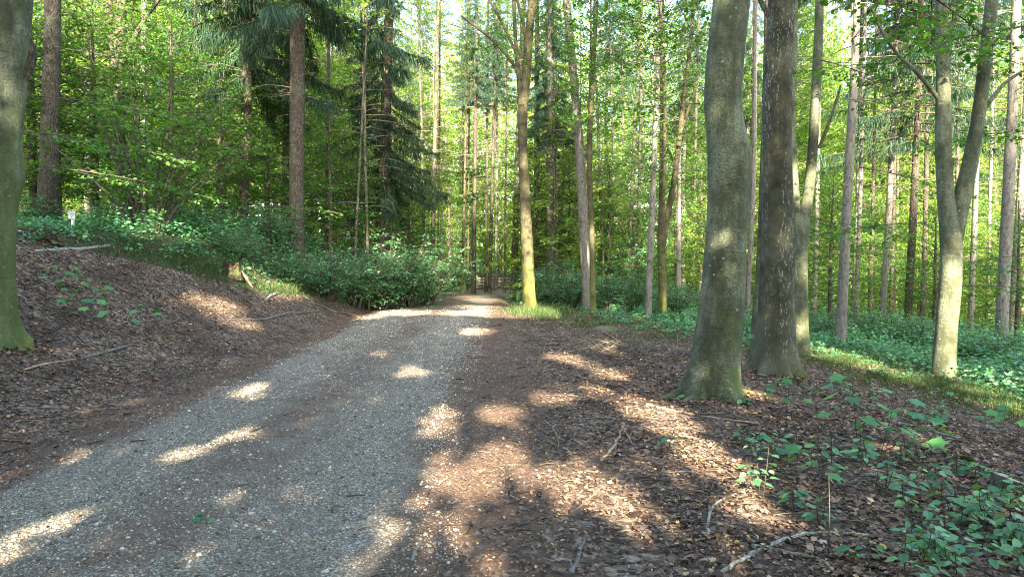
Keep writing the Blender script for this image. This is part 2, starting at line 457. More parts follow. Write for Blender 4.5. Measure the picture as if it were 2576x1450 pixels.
def roadmat():
    m, t = newmat('gravel_road')
    co = t.nodes.new('ShaderNodeTexCoord').outputs['Object']
    v1 = voro(t, co, 60); v2 = voro(t, co, 130)
    s1 = t.nodes.new('ShaderNodeSeparateColor'); t.links.new(v1.outputs['Color'], s1.inputs[0])
    s2 = t.nodes.new('ShaderNodeSeparateColor'); t.links.new(v2.outputs['Color'], s2.inputs[0])
    st = [(0, (.09, .077, .056)), (.5, (.22, .195, .145)), (.85, (.38, .34, .265)), (1, (.64, .59, .50))]
    a = ramp(t, s1.outputs[0], st); b = ramp(t, s2.outputs[0], st)
    c = mixc(t, ramp(t, noise(t, co, 25, 3), [(.45, (0,)), (.55, (1,))]), a, b)
    c = mixc(t, ramp(t, v1.outputs['Distance'], [(.45, (0,)), (.75, (.6,))]), c, (.075, .065, .052))
    c = mixc(t, ramp(t, noise(t, mapping(t, co, (1.6, .45, 1)), 1.2, 5, .65), [(.45, (0,)), (.68, (.65,))]), c, (.115, .085, .062))
    nd = noise(t, co, 60, 5, .8)
    d = ramp(t, nd, [(.35, (.035, .024, .018)), (.50, (.12, .076, .052)), (.64, (.25, .165, .112)), (.74, (.38, .29, .21))])
    e = attr(t, 'edge')
    fn = mathn(t, 'ADD', e, mathn(t, 'MULTIPLY', mathn(t, 'SUBTRACT', noise(t, co, 5, 6, .75), .5), .9))
    col = mixc(t, ramp(t, fn, [(.35, (0,)), (.6, (1,))]), d, c)
    sf = mathn(t, 'MULTIPLY', attr(t, 'strip'), ramp(t, noise(t, co, 2.2, 6, .75), [(.35, (.2,)), (.6, (1,))]))
    col = mixc(t, sf, col, d)
    hh = mathn(t, 'SUBTRACT', s1.outputs[1], v1.outputs['Distance'])
    out(t, princ(t, col, .85, bump(t, hh, .6, .015), spec=.25))
    return m
M['road'] = roadmat()

# ------------------------------------------------------------------ setting: ground and road
LVU = np.array([-4000, 0, 270, 500, 600, 750, 870, 1000, 1150, 1200]); LVV = np.array([540, 590, 640, 695, 720, 745, 752, 757, 745, 742.])
RVU = np.array([1280, 1330, 1400, 1480, 1560, 1700, 1900, 2050, 2200, 2400, 2575, 3500, 6000]); RVV = np.array([752, 772, 790, 800, 815, 845, 880, 905, 935, 985, 1040, 1300, 1800.])
def green_amount(x, y, z):
    """signed pixels above the line where the undergrowth begins"""
    u, v, f = proj(np.stack([x, y, z], -1))
    lim = np.where(u < 1200, np.interp(u, LVU, LVV), np.interp(u, RVU, RVV))
    g = (lim - v)
    mid = (x > road_l(y) - .25) & (x < road_r(y) + .25)
    g = np.where(mid, -100, g)
    g = np.where((f < 1), -100, g)
    return g
def axis(a, b, fine, lo, hi, grow=1.12):
    c = list(np.arange(lo, hi, fine)); s = fine; x = c[-1]
    while x < b: s *= grow; x += s; c.append(x)
    s = fine; x = c[0]; pre = []
    while x > a: s *= grow; x -= s; pre.append(x)
    return np.array(pre[::-1] + c)
gx = axis(-260, 260, .14, -11, 11); gy = axis(-120, 420, .14, 1.5, 20, 1.06)
X, Y = np.meshgrid(gx, gy)
Z = height(X, Y)
V = np.stack([X, Y, Z], -1).reshape(-1, 3)
ny, nx = X.shape
ii = (np.arange(ny - 1)[:, None] * nx + np.arange(nx - 1)[None]).ravel()
F = np.stack([ii, ii + 1, ii + nx + 1, ii + nx], -1)
xs, ys = V[:, 0], V[:, 1]
dl = road_l(ys) - xs; dr = xs - road_r(ys)
dirt = np.where(dr > -1, 1 - (dr - .1) / np.interp(ys, [0, 4, 10, 20, 40], [1.9, 1.9, 2.6, 1.5, .8]), 1 - (dl - .1) / np.interp(ys, [0, 5, 12, 40], [2.0, 1.6, 1.2, .6]))
green = np.clip(green_amount(xs, ys, V[:, 2]) / 25 + .5, 0, 1)
g_ = mesh_obj('ground', V, [(F, 0, None)], [M['ground']], attrs={'dirt': np.clip(dirt, 0, 1), 'green': green})
tag(g_, kind='structure')
# the road sheet
ry = np.concatenate([np.arange(-6, 30, .15), np.arange(30, 88, .4)])
tt = np.linspace(0, 1, 41)
L = road_l(ry) - .45 - .12 * n2(ry, ry * 0, 2.1, 3); Rr = road_r(ry) + .45 + .14 * n2(ry, ry * 0, 1.7, 6)
X = L[:, None] * (1 - tt) + Rr[:, None] * tt; Y = ry[:, None] * np.ones_like(X)
lift = .02 * np.sin(PI * np.clip(tt, 0, 1)) ** .35 - .006
Z = height(X, Y) + lift[None]
e = np.minimum((X - L[:, None]), (Rr[:, None] - X)) / .9
V = np.stack([X, Y, Z], -1).reshape(-1, 3)
ny, nx = X.shape
ii = (np.arange(ny - 1)[:, None] * nx + np.arange(nx - 1)[None]).ravel()
F = np.stack([ii, ii + 1, ii + nx + 1, ii + nx], -1)
tag(mesh_obj('forest_road', V, [(F, 0, None)], [M['road']], attrs={'edge': np.clip(e, 0, 1).ravel(), 'strip': (np.exp(-((tt[None] - .5 - .04 * n2(ry, ry * 0, .5, 2)[:, None]) / .13) ** 2) * np.ones_like(X)).ravel()}), kind='structure')
def surf(x, y):
    l = road_l(y); r = road_r(y)
    t_ = (x - l + .45) / (r - l + .9)
    return height(x, y) + np.where((t_ > 0) & (t_ < 1), .02 * np.abs(np.sin(PI * np.clip(t_, 0, 1))) ** .35 - .006, 0)

# ------------------------------------------------------------------ gravel stones
def scatter(n, ymin, ymax, power=1.6, xpad=1.0):
    y = ymin + (ymax - ymin) * R.random(n) ** power
    hw = y * .78 + xpad
    return (R.random(n) * 2 - 1) * hw, y
ICO = None
def stone_t():
    V = np.array([[1, 0, 0], [.5, .87, .05], [-.5, .87, -.05], [-1, 0, 0], [-.5, -.87, .08], [.5, -.87, 0], [.45, .3, .75], [-.35, .45, .85], [-.3, -.45, .8], [.4, -.4, .7]])
    F = np.array([[0, 1, 6, 9], [1, 2, 7, 6], [2, 3, 8, 7], [3, 4, 9, 8], [6, 7, 8, 9]])
    F = np.array([[0, 1, 6, 6], [1, 2, 7, 6], [2, 3, 7, 7], [3, 4, 8, 7], [4, 5, 9, 8], [5, 0, 6, 9], [6, 7, 8, 9]])
    T = []
    for q in F:
        T.append([q[0], q[1], q[2]])
        if q[2] != q[3]: T.append([q[0], q[2], q[3]])
    return V, np.array(T)
ST = stone_t()
n = 230000
y = 2.2 + 24 * R.random(n) ** 1.9
l = road_l(y) - .35; r = road_r(y) + .45
x = l + (r - l) * R.random(n)
keep = (np.minimum(x - l, r - x) / .8 + .5 * n2(x, y, 3.1, 1) + .25 > R.random(n)) & (np.abs(x) < y * .8 + .5)
keep &= R.random(n) < np.interp(y, [0, 13, 26], [1, .8, .1])
wear = n2(x * 1.6, y * .45, 1.4, 8.0)
keep &= (wear < .25) | (R.random(n) < .45)
sp = np.exp(-((x - (l + r) / 2 - .05) / .5) ** 2); keep &= R.random(n) > .6 * sp * (n2(x * 1.5, y, 1.5, 4) > -.3)
x, y = x[keep], y[keep]
# stray stones in the shoulder
xe = R.random(2200) * 3.0 - .8; ye = 2.4 + 9 * R.random(2200) ** 1.3
kk = R.random(2200) < np.exp(-(xe + .8) / .8); xe, ye = xe[kk], ye[kk]
xl = road_l(ye) - R.exponential(.45, len(ye)); 
x = np.concatenate([x, xe, xl]); y = np.concatenate([y, ye, ye])
n = len(x)
s = np.clip(R.lognormal(math.log(.0042), .5, n), .002, .02) * np.interp(y, [2, 6, 15, 26], [1, 1.1, 1.7, 2.4])
z = surf(x, y) - s * .15
b = Bag()
yaw = R.random(n) * 2 * PI
t_ = np.stack([np.cos(yaw), np.sin(yaw), R.normal(0, .15, n)], -1)
b.leaves(ST, np.stack([x, y, z], -1), t_, np.array([[0, 0, 1.]]) + R.normal(0, .15, (n, 3)), s * (.7 + .5 * R.random(n)), m=0, wid=s)
tag(b.build('gravel', [M['stone']], smooth_f=False), 'loose grey and white pebbles covering the forest road', 'gravel', kind='stuff')

# ------------------------------------------------------------------ leaf litter
n = 290000
x, y = scatter(n, 2.2, 24, 1.7)
dl = road_l(y) - x; dr = x - road_r(y)
d = np.maximum(dl, dr)
side = dr > dl
p = np.where(side, np.clip((d - .1) / 2.2, .02, 1), np.clip((d + .35) / 1.0, .3, 1)) * (.62 + .6 * n2(x, y, 1.9, 5))
p = np.where(d < 0, .03, p)
zz = height(x, y)
ga = green_amount(x, y, zz)
p = np.where(ga > 25, p * .25, p)
keep = R.random(n) < p
x, y, d, zz = x[keep], y[keep], d[keep], zz[keep]
n = len(x)
yaw = R.random(n) * 2 * PI
t_ = np.stack([np.cos(yaw), np.sin(yaw), R.normal(0, .25, n)], -1)
nr = np.stack([R.normal(0, .38, n), R.normal(0, .38, n), np.ones(n)], -1)
s = (.017 + .036 * R.random(n) ** 2) * np.interp(y, [2, 8, 24], [1, 1.15, 1.7]) * np.interp(d, [0, 1.6, 2.6], [.62, .8, 1])
rn = np.clip(R.normal(.52, .24, n), 0, .95); rn[R.random(n) < .012] = .97
b = Bag()
k3 = R.random(n) < .12
pos = np.stack([x, y, surf(x, y) + .004 + .012 * R.random(n)], -1)
b.leaves(CURL, pos[~k3], t_[~k3], nr[~k3], s[~k3], m=0, rnd=rn[~k3])
b.leaves(MAPLE, pos[k3] + [0, 0, .012], t_[k3], nr[k3], s[k3] * 1.25, m=0, rnd=rn[k3])
for uu, vv_, rr0 in [(1785, 990, .42), (1942, 940, .40), (2014, 888, .24), (2371, 955, .24), (-12, 905, .38), (1333, 782, .24)]:
    pc = G(uu, vv_) if uu > 0 else np.array([at(-12, 905, 8.6)[0], 8.6, 0]); n = 520
    a = R.random(n) * 6.28; q = rr0 * (.85 + R.exponential(.35, n)); x, y = pc[0] + np.cos(a) * q, pc[1] + np.sin(a) * q
    zz = height(x, y) + .06 * np.exp(-(q - rr0 * .8) / .12) * R.random(n) + .006; yaw = R.random(n) * 6.28
    b.leaves(CURL, np.stack([x, y, zz], -1), np.stack([np.cos(yaw), np.sin(yaw), R.normal(0, .3, n)], -1), np.stack([R.normal(0, .5, n), R.normal(0, .5, n), np.ones(n)], -1), .03 + .035 * R.random(n), m=0, rnd=np.clip(R.normal(.5, .22, n), 0, .95))
tag(b.build('fallen_leaves', [M['dead_leaf']], smooth_f=False), 'brown and tan fallen beech and maple leaves on the forest floor', 'leaf litter', kind='stuff')
# 
b = Bag()
n = 5200
x, y = scatter(n, 2.2, 20, 1.5)
d = np.maximum(road_l(y) - x, x - road_r(y))
keep = (d > 1.6) | (R.random(n) < .25 * (d > .1) + .03)
x, y, d = x[keep], y[keep], d[keep]
for i in range(len(x)):
    L_ = random.uniform(.04, .2) * (1 if random.random() < .93 else 2.5); a = random.random() * PI if random.random() < .5 else random.gauss(.4, .5)
    dx, dy = math.cos(a) * L_ / 2, math.sin(a) * L_ / 2
    px = np.array([x[i] - dx, x[i] + dx * .1 + random.uniform(-.03, .03) * L_ * 4, x[i] + dx]); py = np.array([y[i] - dy, y[i], y[i] + dy])
    pz = surf(px, py) + np.array([.004, .012, .006]) + random.random() * .012
    r_ = random.uniform(.0015, .005) * (1 + y[i] / 12)
    b.tube(np.stack([px, py, pz], -1), [r_, r_ * .9, r_ * .5], 4, 0, rnd=random.random())
m, t = newmat('twig_litter')
out(t, princ(t, ramp(t, attr(t, 'rnd'), [(0, (.035, .026, .018)), (.6, (.10, .075, .05)), (.9, (.20, .155, .11)), (1, (.36, .30, .23))]), .9)); M['twiglit'] = m
tag(b.build('twig_litter', [m]), 'small dry twigs and chips strewn among the fallen leaves', 'twigs', kind='stuff')

# ------------------------------------------------------------------ foliage generators
def spray(b, p0, dv, L, r0, leaf, step=.07, tmpl=DIA, droop=.12, twigr=.35, dens=1.0, tilt=.5, mid=None):
    """a beech-like branch: main axis, side twigs in a flattened plane, alternate leaves"""
    dv = unit(np.asarray(dv, float))
    n = 7
    tt = np.linspace(0, 1, n)
    side = unit(np.cross(dv, [0, 0, 1.]))
    P = p0 + dv * (tt * L)[:, None]
    P[:, 2] += -droop * L * tt ** 2 + .0
    P += side * (R.normal(0, .03) * L * np.sin(tt * PI))[:, None] if False else 0
    P[1:-1] += R.normal(0, .02 * L, (n - 2, 3))
    b.tube(P, r0 * (1 - .85 * tt), 4, 0)
    nt_ = max(3, int(L / .22 * dens))
    st = np.sort(R.random(nt_)) * .82 + .15
    cs, ts, ns, sz = [], [], [], []
    def row(Pa, Pb, k):
        s_ = (np.arange(k) + R.random(k)) / k
        c = Pa + (Pb - Pa) * s_[:, None]
        ax = unit(Pb - Pa)
        sd = np.cross(ax, [0, 0, 1.]); sg = np.where(np.arange(k) % 2 == 0, 1., -1.)
        t_ = ax * .6 + sd * sg[:, None] * .8 + R.normal(0, .3, (k, 3))
        cs.append(c + R.normal(0, leaf * .4, (k, 3))); ts.append(t_)
        nn = np.array([[0, 0, 1.]]) + R.normal(0, tilt, (k, 3))
        ns.append(nn)
    for i, s_ in enumerate(st):
        base = np.array([np.interp(s_, tt, P[:, j]) for j in range(3)])
        sg = 1 if i % 2 else -1
        Lt = L * twigr * (1.15 - s_) * (.7 + .6 * R.random())
        tip = base + (dv * .65 + side * sg * .8 + np.array([0, 0, R.normal(-.05, .18)])) * Lt
        b.tube(np.stack([base, (base + tip) / 2 + [0, 0, .03 * Lt], tip]), [r0 * .3, r0 * .2, r0 * .08], 3, 0)
        row(base, tip, max(2, int(Lt / step)))
    row(P[3], P[-1], max(3, int(L * .5 / step)))
    c = np.concatenate(cs); t_ = np.concatenate(ts); nn = np.concatenate(ns)
    k = len(c)
    v = 0 if mid is None else mid
    b.leaves(tmpl, c, t_, nn, leaf * (.7 + .6 * R.random(k)), 1, rnd=np.clip(R.normal(.45 + R.normal(0, .08) + v, .2, k), 0, 1))

def beech_crown(h, rad_, n, leaf, z0=0, up=.35, step=.09, tilt=.6):
    """crown bag with origin at its base"""
    b = Bag()
    for i in range(n):
        f = (i + R.random()) / n
        z = z0 + (h - z0) * f
        a = i * 2.4 + R.normal(0, .4)
        L = rad_ * (math.sin(PI * min(1, .18 + f * .8)) ** .7) * (.6 + .5 * R.random())
        e = up * (1 - .1 * R.random()) + (.7 * f ** 2) + R.normal(0, .12)
        dv = np.array([math.cos(a) * math.cos(e), math.sin(a) * math.cos(e), math.sin(e)])
        p0 = np.array([0, 0, z])
        spray(b, p0, dv, L, .007 + .004 * L, leaf, step, droop=.18 if f < .6 else .05, tilt=tilt)
    b.tube([[0, 0, -.3], [.05, 0, h * .5], [0, .05, h]], [.12, .07, .015], 6, 0)
    return b
def spruce_crown(h, rad_, n, z0=0, strip=.42, per=70, droop=.55):
    b = Bag()
    for i in range(n):
        f = (i + R.random()) / n
        z = z0 + (h - z0) * f
        a = i * 2.4 + R.normal(0, .5)
        L = rad_ * (1 - .85 * f) * (.7 + .5 * R.random())
        k = 8; tt = np.linspace(0, 1, k)
        dv = np.array([math.cos(a), math.sin(a), 0])
        P = dv * (tt * L)[:, None]; P = P + [0, 0, z]
        P[:, 2] += L * (.12 * tt - droop * tt ** 1.5 + .25 * tt ** 4)
        b.tube(P, (.012 + .008 * L) * (1 - .85 * tt), 4, 0)
        m_ = int(L * per) + 4
        s_ = R.random(m_) ** .8 * .92 + .08
        c = np.stack([np.interp(s_, tt, P[:, j]) for j in range(3)], -1)
        side = np.array([-dv[1], dv[0], 0])
        off = R.normal(0, .22, m_) * (1 - .5 * s_) * min(1, L / 2)
        c += side * off[:, None]; c[:, 2] += R.normal(0, .05, m_) - np.abs(off) * .3
        t_ = np.array([[0, 0, -1.]]) + R.normal(0, .28, (m_, 3)) + dv * .25 + side * (off * .8)[:, None]
        ln = strip * (.4 + .8 * R.random(m_)) * (1 - .35 * f)
        b.leaves(NEEDLE, c, t_, rdir(m_), ln, 1, rnd=np.clip(R.normal(.45, .22, m_), 0, 1), wid=.012 + .022 * R.random(m_))
        # flat needle twigs that cover the branch
        m2 = m_ // 2
        s_ = R.random(m2) * .9 + .1
        c = np.stack([np.interp(s_, tt, P[:, j]) for j in range(3)], -1)
        t_ = dv * .6 + side * np.where(R.random(m2) < .5, 1, -1)[:, None] * .8 + R.normal(0, .2, (m2, 3)) + [0, 0, -.25]
        b.leaves(NEEDLE, c, t_, np.array([[0, 0, 1.]]) + R.normal(0, .3, (m2, 3)), .28 * (.5 + R.random(m2)), 1, rnd=np.clip(R.normal(.5, .2, m2), 0, 1), wid=.03)
    return b
def dead_branches(z0, z1, n, L0=1.2, rr=.1):
    b = Bag()
    b.tube([[0, 0, z0 - .3], [0, 0, z1 + .3]], .02, 4, 0)
    for i in range(n):
        z = z0 + (z1 - z0) * R.random() ** .8
        a = R.random() * 2 * PI
        L = L0 * (.25 + .9 * R.random())
        dv = np.array([math.cos(a), math.sin(a), 0])
        tt = np.linspace(0, 1, 5)
        P = dv * (tt * (L + rr))[:, None] + [0, 0, z]
        P[:, 2] += L * (.15 * tt - .25 * tt ** 2) + np.append(0, R.normal(0, .03, 4))
        b.tube(P, (.007 + .007 * L) * (1 - .8 * tt), 4, 0)
        for q in range(int(L * 4)):
            s_ = .3 + .65 * R.random()
            p = np.array([np.interp(s_, tt, P[:, j]) for j in range(3)])
            e = p + (dv * .5 + R.normal(0, .6, 3)) * L * .3
            b.tube([p, (p + e) / 2 + [0, 0, -.02], e], [.004, .003, .0015], 3, 0)
    return b
def needlecol(name): return [M['twig'], M[name]]
def hide_proto(o):
    bpy.data.objects.remove(o, do_unlink=True)
def proto(bag, name, mats):
    o = bag.build(name, mats); me = o.data; bpy.data.objects.remove(o, do_unlink=True); return me
def child(name, me, parent, loc=(0, 0, 0), rz=0, sc=(1, 1, 1)):
    o = bpy.data.objects.new(name, me); C.objects.link(o); o.parent = parent
    o.location = loc; o.rotation_euler = (0, 0, rz); o.scale = sc
    return o
BC = [proto(beech_crown(11, 4.2, 95, .115, up=.35), 'beech_crown', needlecol('beech_leaf')) for _ in range(4)]
YB = [proto(beech_crown(6.5, 2.7, 110, .095, z0=.8, up=.12, step=.06, tilt=.85), 'young_beech_crown', needlecol('beech_leaf')) for _ in range(4)]
SCD = [proto(spruce_crown(13, 3.8, 100, strip=.55, per=110, droop=.75), 'drooping_crown', needlecol('spruce_needle')) for _ in range(2)]
SC = [proto(spruce_crown(14, 3.4, 110), 'spruce_crown', needlecol('spruce_needle')) for _ in range(4)]
DB = [proto(dead_branches(1.5, 10, 60, 1.5), 'dead_branches', [M['deadwood']]) for _ in range(4)]
FBC = [proto(beech_crown(14, 4.6, 150, .14, up=.25, step=.09, tilt=1.2), 'far_crown', [M['twig'], M['far_leaf']]) for _ in range(3)]
FYB = [proto(beech_crown(7.5, 3.2, 110, .12, z0=.3, up=.12, step=.07, tilt=1.2), 'young_far_crown', [M['twig'], M['far_leaf']]) for _ in range(3)]

# ------------------------------------------------------------------ traced trees
def resample(P, r, step):
    d = np.concatenate([[0], np.cumsum(np.linalg.norm(np.diff(P, axis=0), axis=1))])
    n = max(3, int(d[-1] / step) + 1)
    s = np.linspace(0, d[-1], n)
    # smooth interpolation
    k = np.interp(s, d, np.arange(len(d)))
    P2 = np.stack([np.interp(s, d, P[:, j]) for j in range(3)], -1); r2 = np.interp(s, d, r)
    for _ in range(3):
        P2[1:-1] = (P2[:-2] + 2 * P2[1:-1] + P2[2:]) / 4; r2[1:-1] = (r2[:-2] + 2 * r2[1:-1] + r2[2:]) / 4
    return P2, r2
def trunk_disp(amp, flare, seed, zb):
    def f(rr, P, th):
        h = (P[:, 2] - zb)[:, None]; T = th[None]
        d = 1 + amp * (np.sin(3 * T + h * 1.7 + seed) * .5 + np.sin(2 * T - h * 3.1 + seed * 2) * .6 + .35 * np.sin(5 * T + h * 6 + seed))
        root = .5 + .5 * np.cos(4 * T + seed)
        d = d + flare * np.exp(-np.clip(h, 0, 9) / .22) * (.25 + 1.1 * root ** 2 + .35 * np.cos(7 * T + seed * 3)) + .25 * flare * np.exp(-np.clip(h, 0, 9) / .7)
        return rr * d
    return f
def trace(pts, Y, dyk=0.0):
    P = []; r = []
    for i, (u, v, w_) in enumerate(pts):
        yy = Y + dyk * i
        P.append(at(u, v, yy)); r.append(w_ * yy / FPX / 2)
    return np.array(P), np.array(r)
def extend(P, r, H, taper=.35):
    d = unit(P[-1] - P[-2]); 
    if d[2] < .3: return P, r
    z = P[-1][2]
    if z >= H: return P, r
    k = 5; Q = [P]; rr = [r]
    for i in range(1, k + 1):
        f = i / k
        Q.append((P[-1] + d * (H - z) / d[2] * f + np.array([R.normal(0, .12), R.normal(0, .12), 0]))[None]); rr.append([r[-1] * (1 - f) + r[-1] * taper * f])
    return np.concatenate(Q), np.concatenate(rr)
SPC = {'mossbeech': 'mossbeech', 'beech': 'beech', 'dark': 'dark_beech', 'mossy': 'mossy', 'spruce': 'spruce', 'pale': 'pale_spruce'}
COUNT = {}
def tree(name, mat, pts, label, Y=None, H=18, limbs=(), crown=None, crown_z=None, dead=False, cat='tree', amp=.03, flare=.0, sides=14, step=.35, group=None, seed=None, csc=1.0, zb=None):
    if Y is None:
        g = G(pts[0][0], pts[0][1]); Y = g[1]
    P, r = trace(pts, Y)
    zg = float(height(P[0][0], Y))
    base = np.array([P[0][0], Y, zg])
    P = np.vstack([[P[0][0], Y, min(zg, P[0][2]) - .25], P]) ; r = np.append(r[0], r)
    if P[1][2] < P[0][2] + .1: P = np.delete(P, 1, 0); r = np.delete(r, 1)
    P, r = extend(P, r, H)
    Pt, rt = resample(P, r, step)
    root = bpy.data.objects.new(name, None); C.objects.link(root); root.location = base
    tag(root, label, cat, group)
    b = Bag()
    sd = R.random() * 6 if seed is None else seed
    b.tube(Pt - base, rt, sides, 0, disp=trunk_disp(amp, flare, sd, 0))
    b.build('trunk', [M[SPC[mat]]], root)
    for lp in limbs:
        LP, lr = trace(lp, Y, lp[0][3] if len(lp[0]) > 3 else 0) if len(lp[0]) == 3 else trace([q[:3] for q in lp], Y, lp[0][3])
        if lp[-1][1] <= 5: LP, lr = extend(LP, lr, H * .9)
        LP, lr = resample(LP, lr, step * .8)
        b = Bag(); b.tube(LP - base, lr, max(6, sides // 2 + 2), 0, disp=trunk_disp(amp, 0, sd + 1, -5)); b.build('limb', [M[SPC[mat]]], root)
    if crown:
        cz = crown_z if crown_z is not None else H * .45
        i = int(np.argmin(np.abs(Pt[:, 2] - zg - cz)))
        me = random.choice(crown)
        child('crown', me, root, (Pt[i][0] - base[0], Pt[i][1] - base[1], cz), random.random() * 6.28, (csc, csc, csc * random.uniform(.92, 1.1)))
    if dead:
        i = int(np.argmin(np.abs(Pt[:, 2] - zg - 5)))
        child('dead_branches', random.choice(DB), root, (Pt[i][0] - base[0], 0, dead if dead is not True else 0), random.random() * 6.28)
    if flare >= .4:
        for q in range(6):
            a0 = q * 1.05 + sd + R.normal(0, .15); L_ = (.9 + R.random() * 1.1) * r[0]; tt = np.linspace(0, 1, 9)
            dr_ = r[0] * .75 + tt * L_; aa = a0 + tt * R.normal(0, .35)
            px, py = base[0] + np.cos(aa) * dr_, base[1] + np.sin(aa) * dr_
            pz = height(px, py) + .10 * np.exp(-tt * 3.2) * r[0] / .3 - .035 * tt ** 1.5 - .01
            rb = Bag(); rb.tube(np.stack([px, py, pz], -1) - base, r[0] * .34 * (1 - .8 * tt) + .004, 10, 0, disp=trunk_disp(.08, 0, q, -3)); rb.build('root', [M[SPC[mat]]], root)
    return root, Pt, rt

# big foreground trees
EDGE = tree('beech_tree', 'mossbeech', [(-12, 905, 92), (-13, 800, 82), (-12, 650, 80), (-6, 500, 86), (8, 440, 94), (4, 380, 84), (8, 300, 82), (18, 180, 86), (24, 60, 90), (26, 0, 92)],
     'mossy lichen spotted beech trunk cut off by the photo edge above the leaf covered bank', Y=8.6, H=18, crown=BC, crown_z=13, csc=.55, sides=48, step=.07, amp=.035, flare=.45)
def bu(edges): return [((a + b_) / 2, v, b_ - a) for a, b_, v in edges]
tree('beech_tree', 'beech', bu([(1722, 1848, 990), (1738, 1853, 930), (1747, 1860, 870), (1757, 1865, 800), (1768, 1870, 700), (1776, 1876, 600), (1781, 1884, 500), (1783, 1889, 430), (1783, 1886, 380), (1777, 1868, 320), (1772, 1862, 250), (1777, 1869, 150), (1786, 1876, 70), (1795, 1884, 0)]),
     'largest grey green beech trunk with a bulging knee, nearest the gravel road', H=20, crown=BC, crown_z=14, csc=.5, sides=64, step=.06, amp=.024, flare=.42, seed=2.2)
tree('beech_tree', 'dark', bu([(1893, 1992, 940), (1900, 1994, 880), (1908, 1995, 800), (1914, 1996, 700), (1918, 1994, 600), (1920, 1990, 450), (1921, 1988, 300), (1925, 1990, 150), (1933, 1996, 30), (1934, 1998, 0)]),
     'dark brown beech trunk flecked with pale lichen right behind the largest beech', H=20, crown=BC, crown_z=14, csc=.5, sides=56, step=.07, amp=.022, flare=.42, seed=4.0,
     limbs=[[(1935, 40, 16), (1922, 20, 14), (1912, 0, 12)]])
tree('beech_tree', 'dark', [(1902, 850, 30), (1908, 760, 26), (1915, 640, 22), (1918, 520, 20), (1925, 300, 18), (1930, 0, 14)], 'slender dark stem showing just left of the lichen flecked beech', Y=15, H=16)
tree('forked_beech', 'beech', [(2014, 888, 42), (2012, 800, 38), (2010, 700, 38), (2012, 620, 38), (2014, 575, 40), (2026, 530, 28), (2036, 470, 24), (2044, 380, 24), (2051, 250, 24), (2058, 120, 22), (2062, 0, 20)],
     'forked beech with two sunlit limbs right of the dark lichen flecked beech', Y=13.5, H=17, crown=BC, crown_z=11, csc=.6, sides=20, step=.2, flare=.25,
     limbs=[[(2010, 590, 26), (2000, 530, 22), (1998, 470, 22), (1994, 400, 20), (1992, 300, 17), (1998, 150, 14), (2000, 0, 12)], [(2060, 372, 9), (2085, 310, 8), (2105, 250, 7), (2114, 215, 5)]])
tree('forked_beech', 'beech', [(2371, 955, 52), (2376, 900, 50), (2380, 820, 50), (2388, 740, 50), (2393, 660, 50), (2392, 590, 50), (2378, 500, 38), (2374, 400, 36), (2372, 300, 36), (2372, 200, 32), (2370, 100, 28), (2368, 0, 26)],
     'beech forking low into two long limbs beside the green undergrowth', Y=12, H=17, crown=BC, crown_z=11, csc=.6, sides=24, step=.15, flare=.2,
     limbs=[[(2398, 610, 40), (2418, 500, 40), (2435, 430, 36), (2455, 330, 32), (2468, 240, 30), (2482, 120, 30), (2494, 0, 28)],
            [(2365, 255, 12), (2330, 210, 10), (2290, 165, 9), (2250, 130, 8), (2215, 75, 7), (2190, 20, 6)],
            [(2472, 280, 12), (2500, 240, 10), (2528, 205, 8), (2570, 180, 7)],
            [(2375, 110, 18), (2395, 60, 14), (2425, 0, 12)]])
tree('maple_tree', 'mossy', [(1333, 782, 34), (1330, 740, 31), (1328, 680, 31), (1325, 600, 30), (1321, 520, 26), (1317, 430, 24), (1313, 330, 22), (1318, 250, 22), (1326, 150, 22), (1333, 60, 20), (1338, 0, 18)],
     'yellow mossy roadside tree whose foot stands in a bright patch of sun', H=16, crown=BC, crown_z=9, csc=.4, sides=22, step=.25, flare=.35,
     limbs=[[(1312, 300, 14), (1305, 200, 12), (1296, 100, 10), (1292, 0, 9)], [(1312, 200, 10), (1285, 150, 9), (1245, 105, 8), (1200, 70, 7), (1160, 40, 5)], [(1318, 190, 10), (1325, 110, 9), (1312, 40, 8), (1300, 0, 7)],
            [(1300, 140, 8), (1265, 60, 7), (1230, 0, 6)]])
b = Bag(); r0_ = EDGE[0].location; q = [np.array(at(u, v, 8.5)) - np.array(r0_) for u, v in ((62, 205), (76, 165), (82, 125), (74, 96))]
b.tube(q, [.025, .045, .04, .015], 12, 0, disp=lambda rr, P, th: rr * (1 + .3 * np.sin(3 * th + P[:, 2:3] * 40) + .2 * np.sin(7 * th + P[:, 2:3] * 90)), cap=True)
b.build('burl', [M['spruce']], EDGE[0])
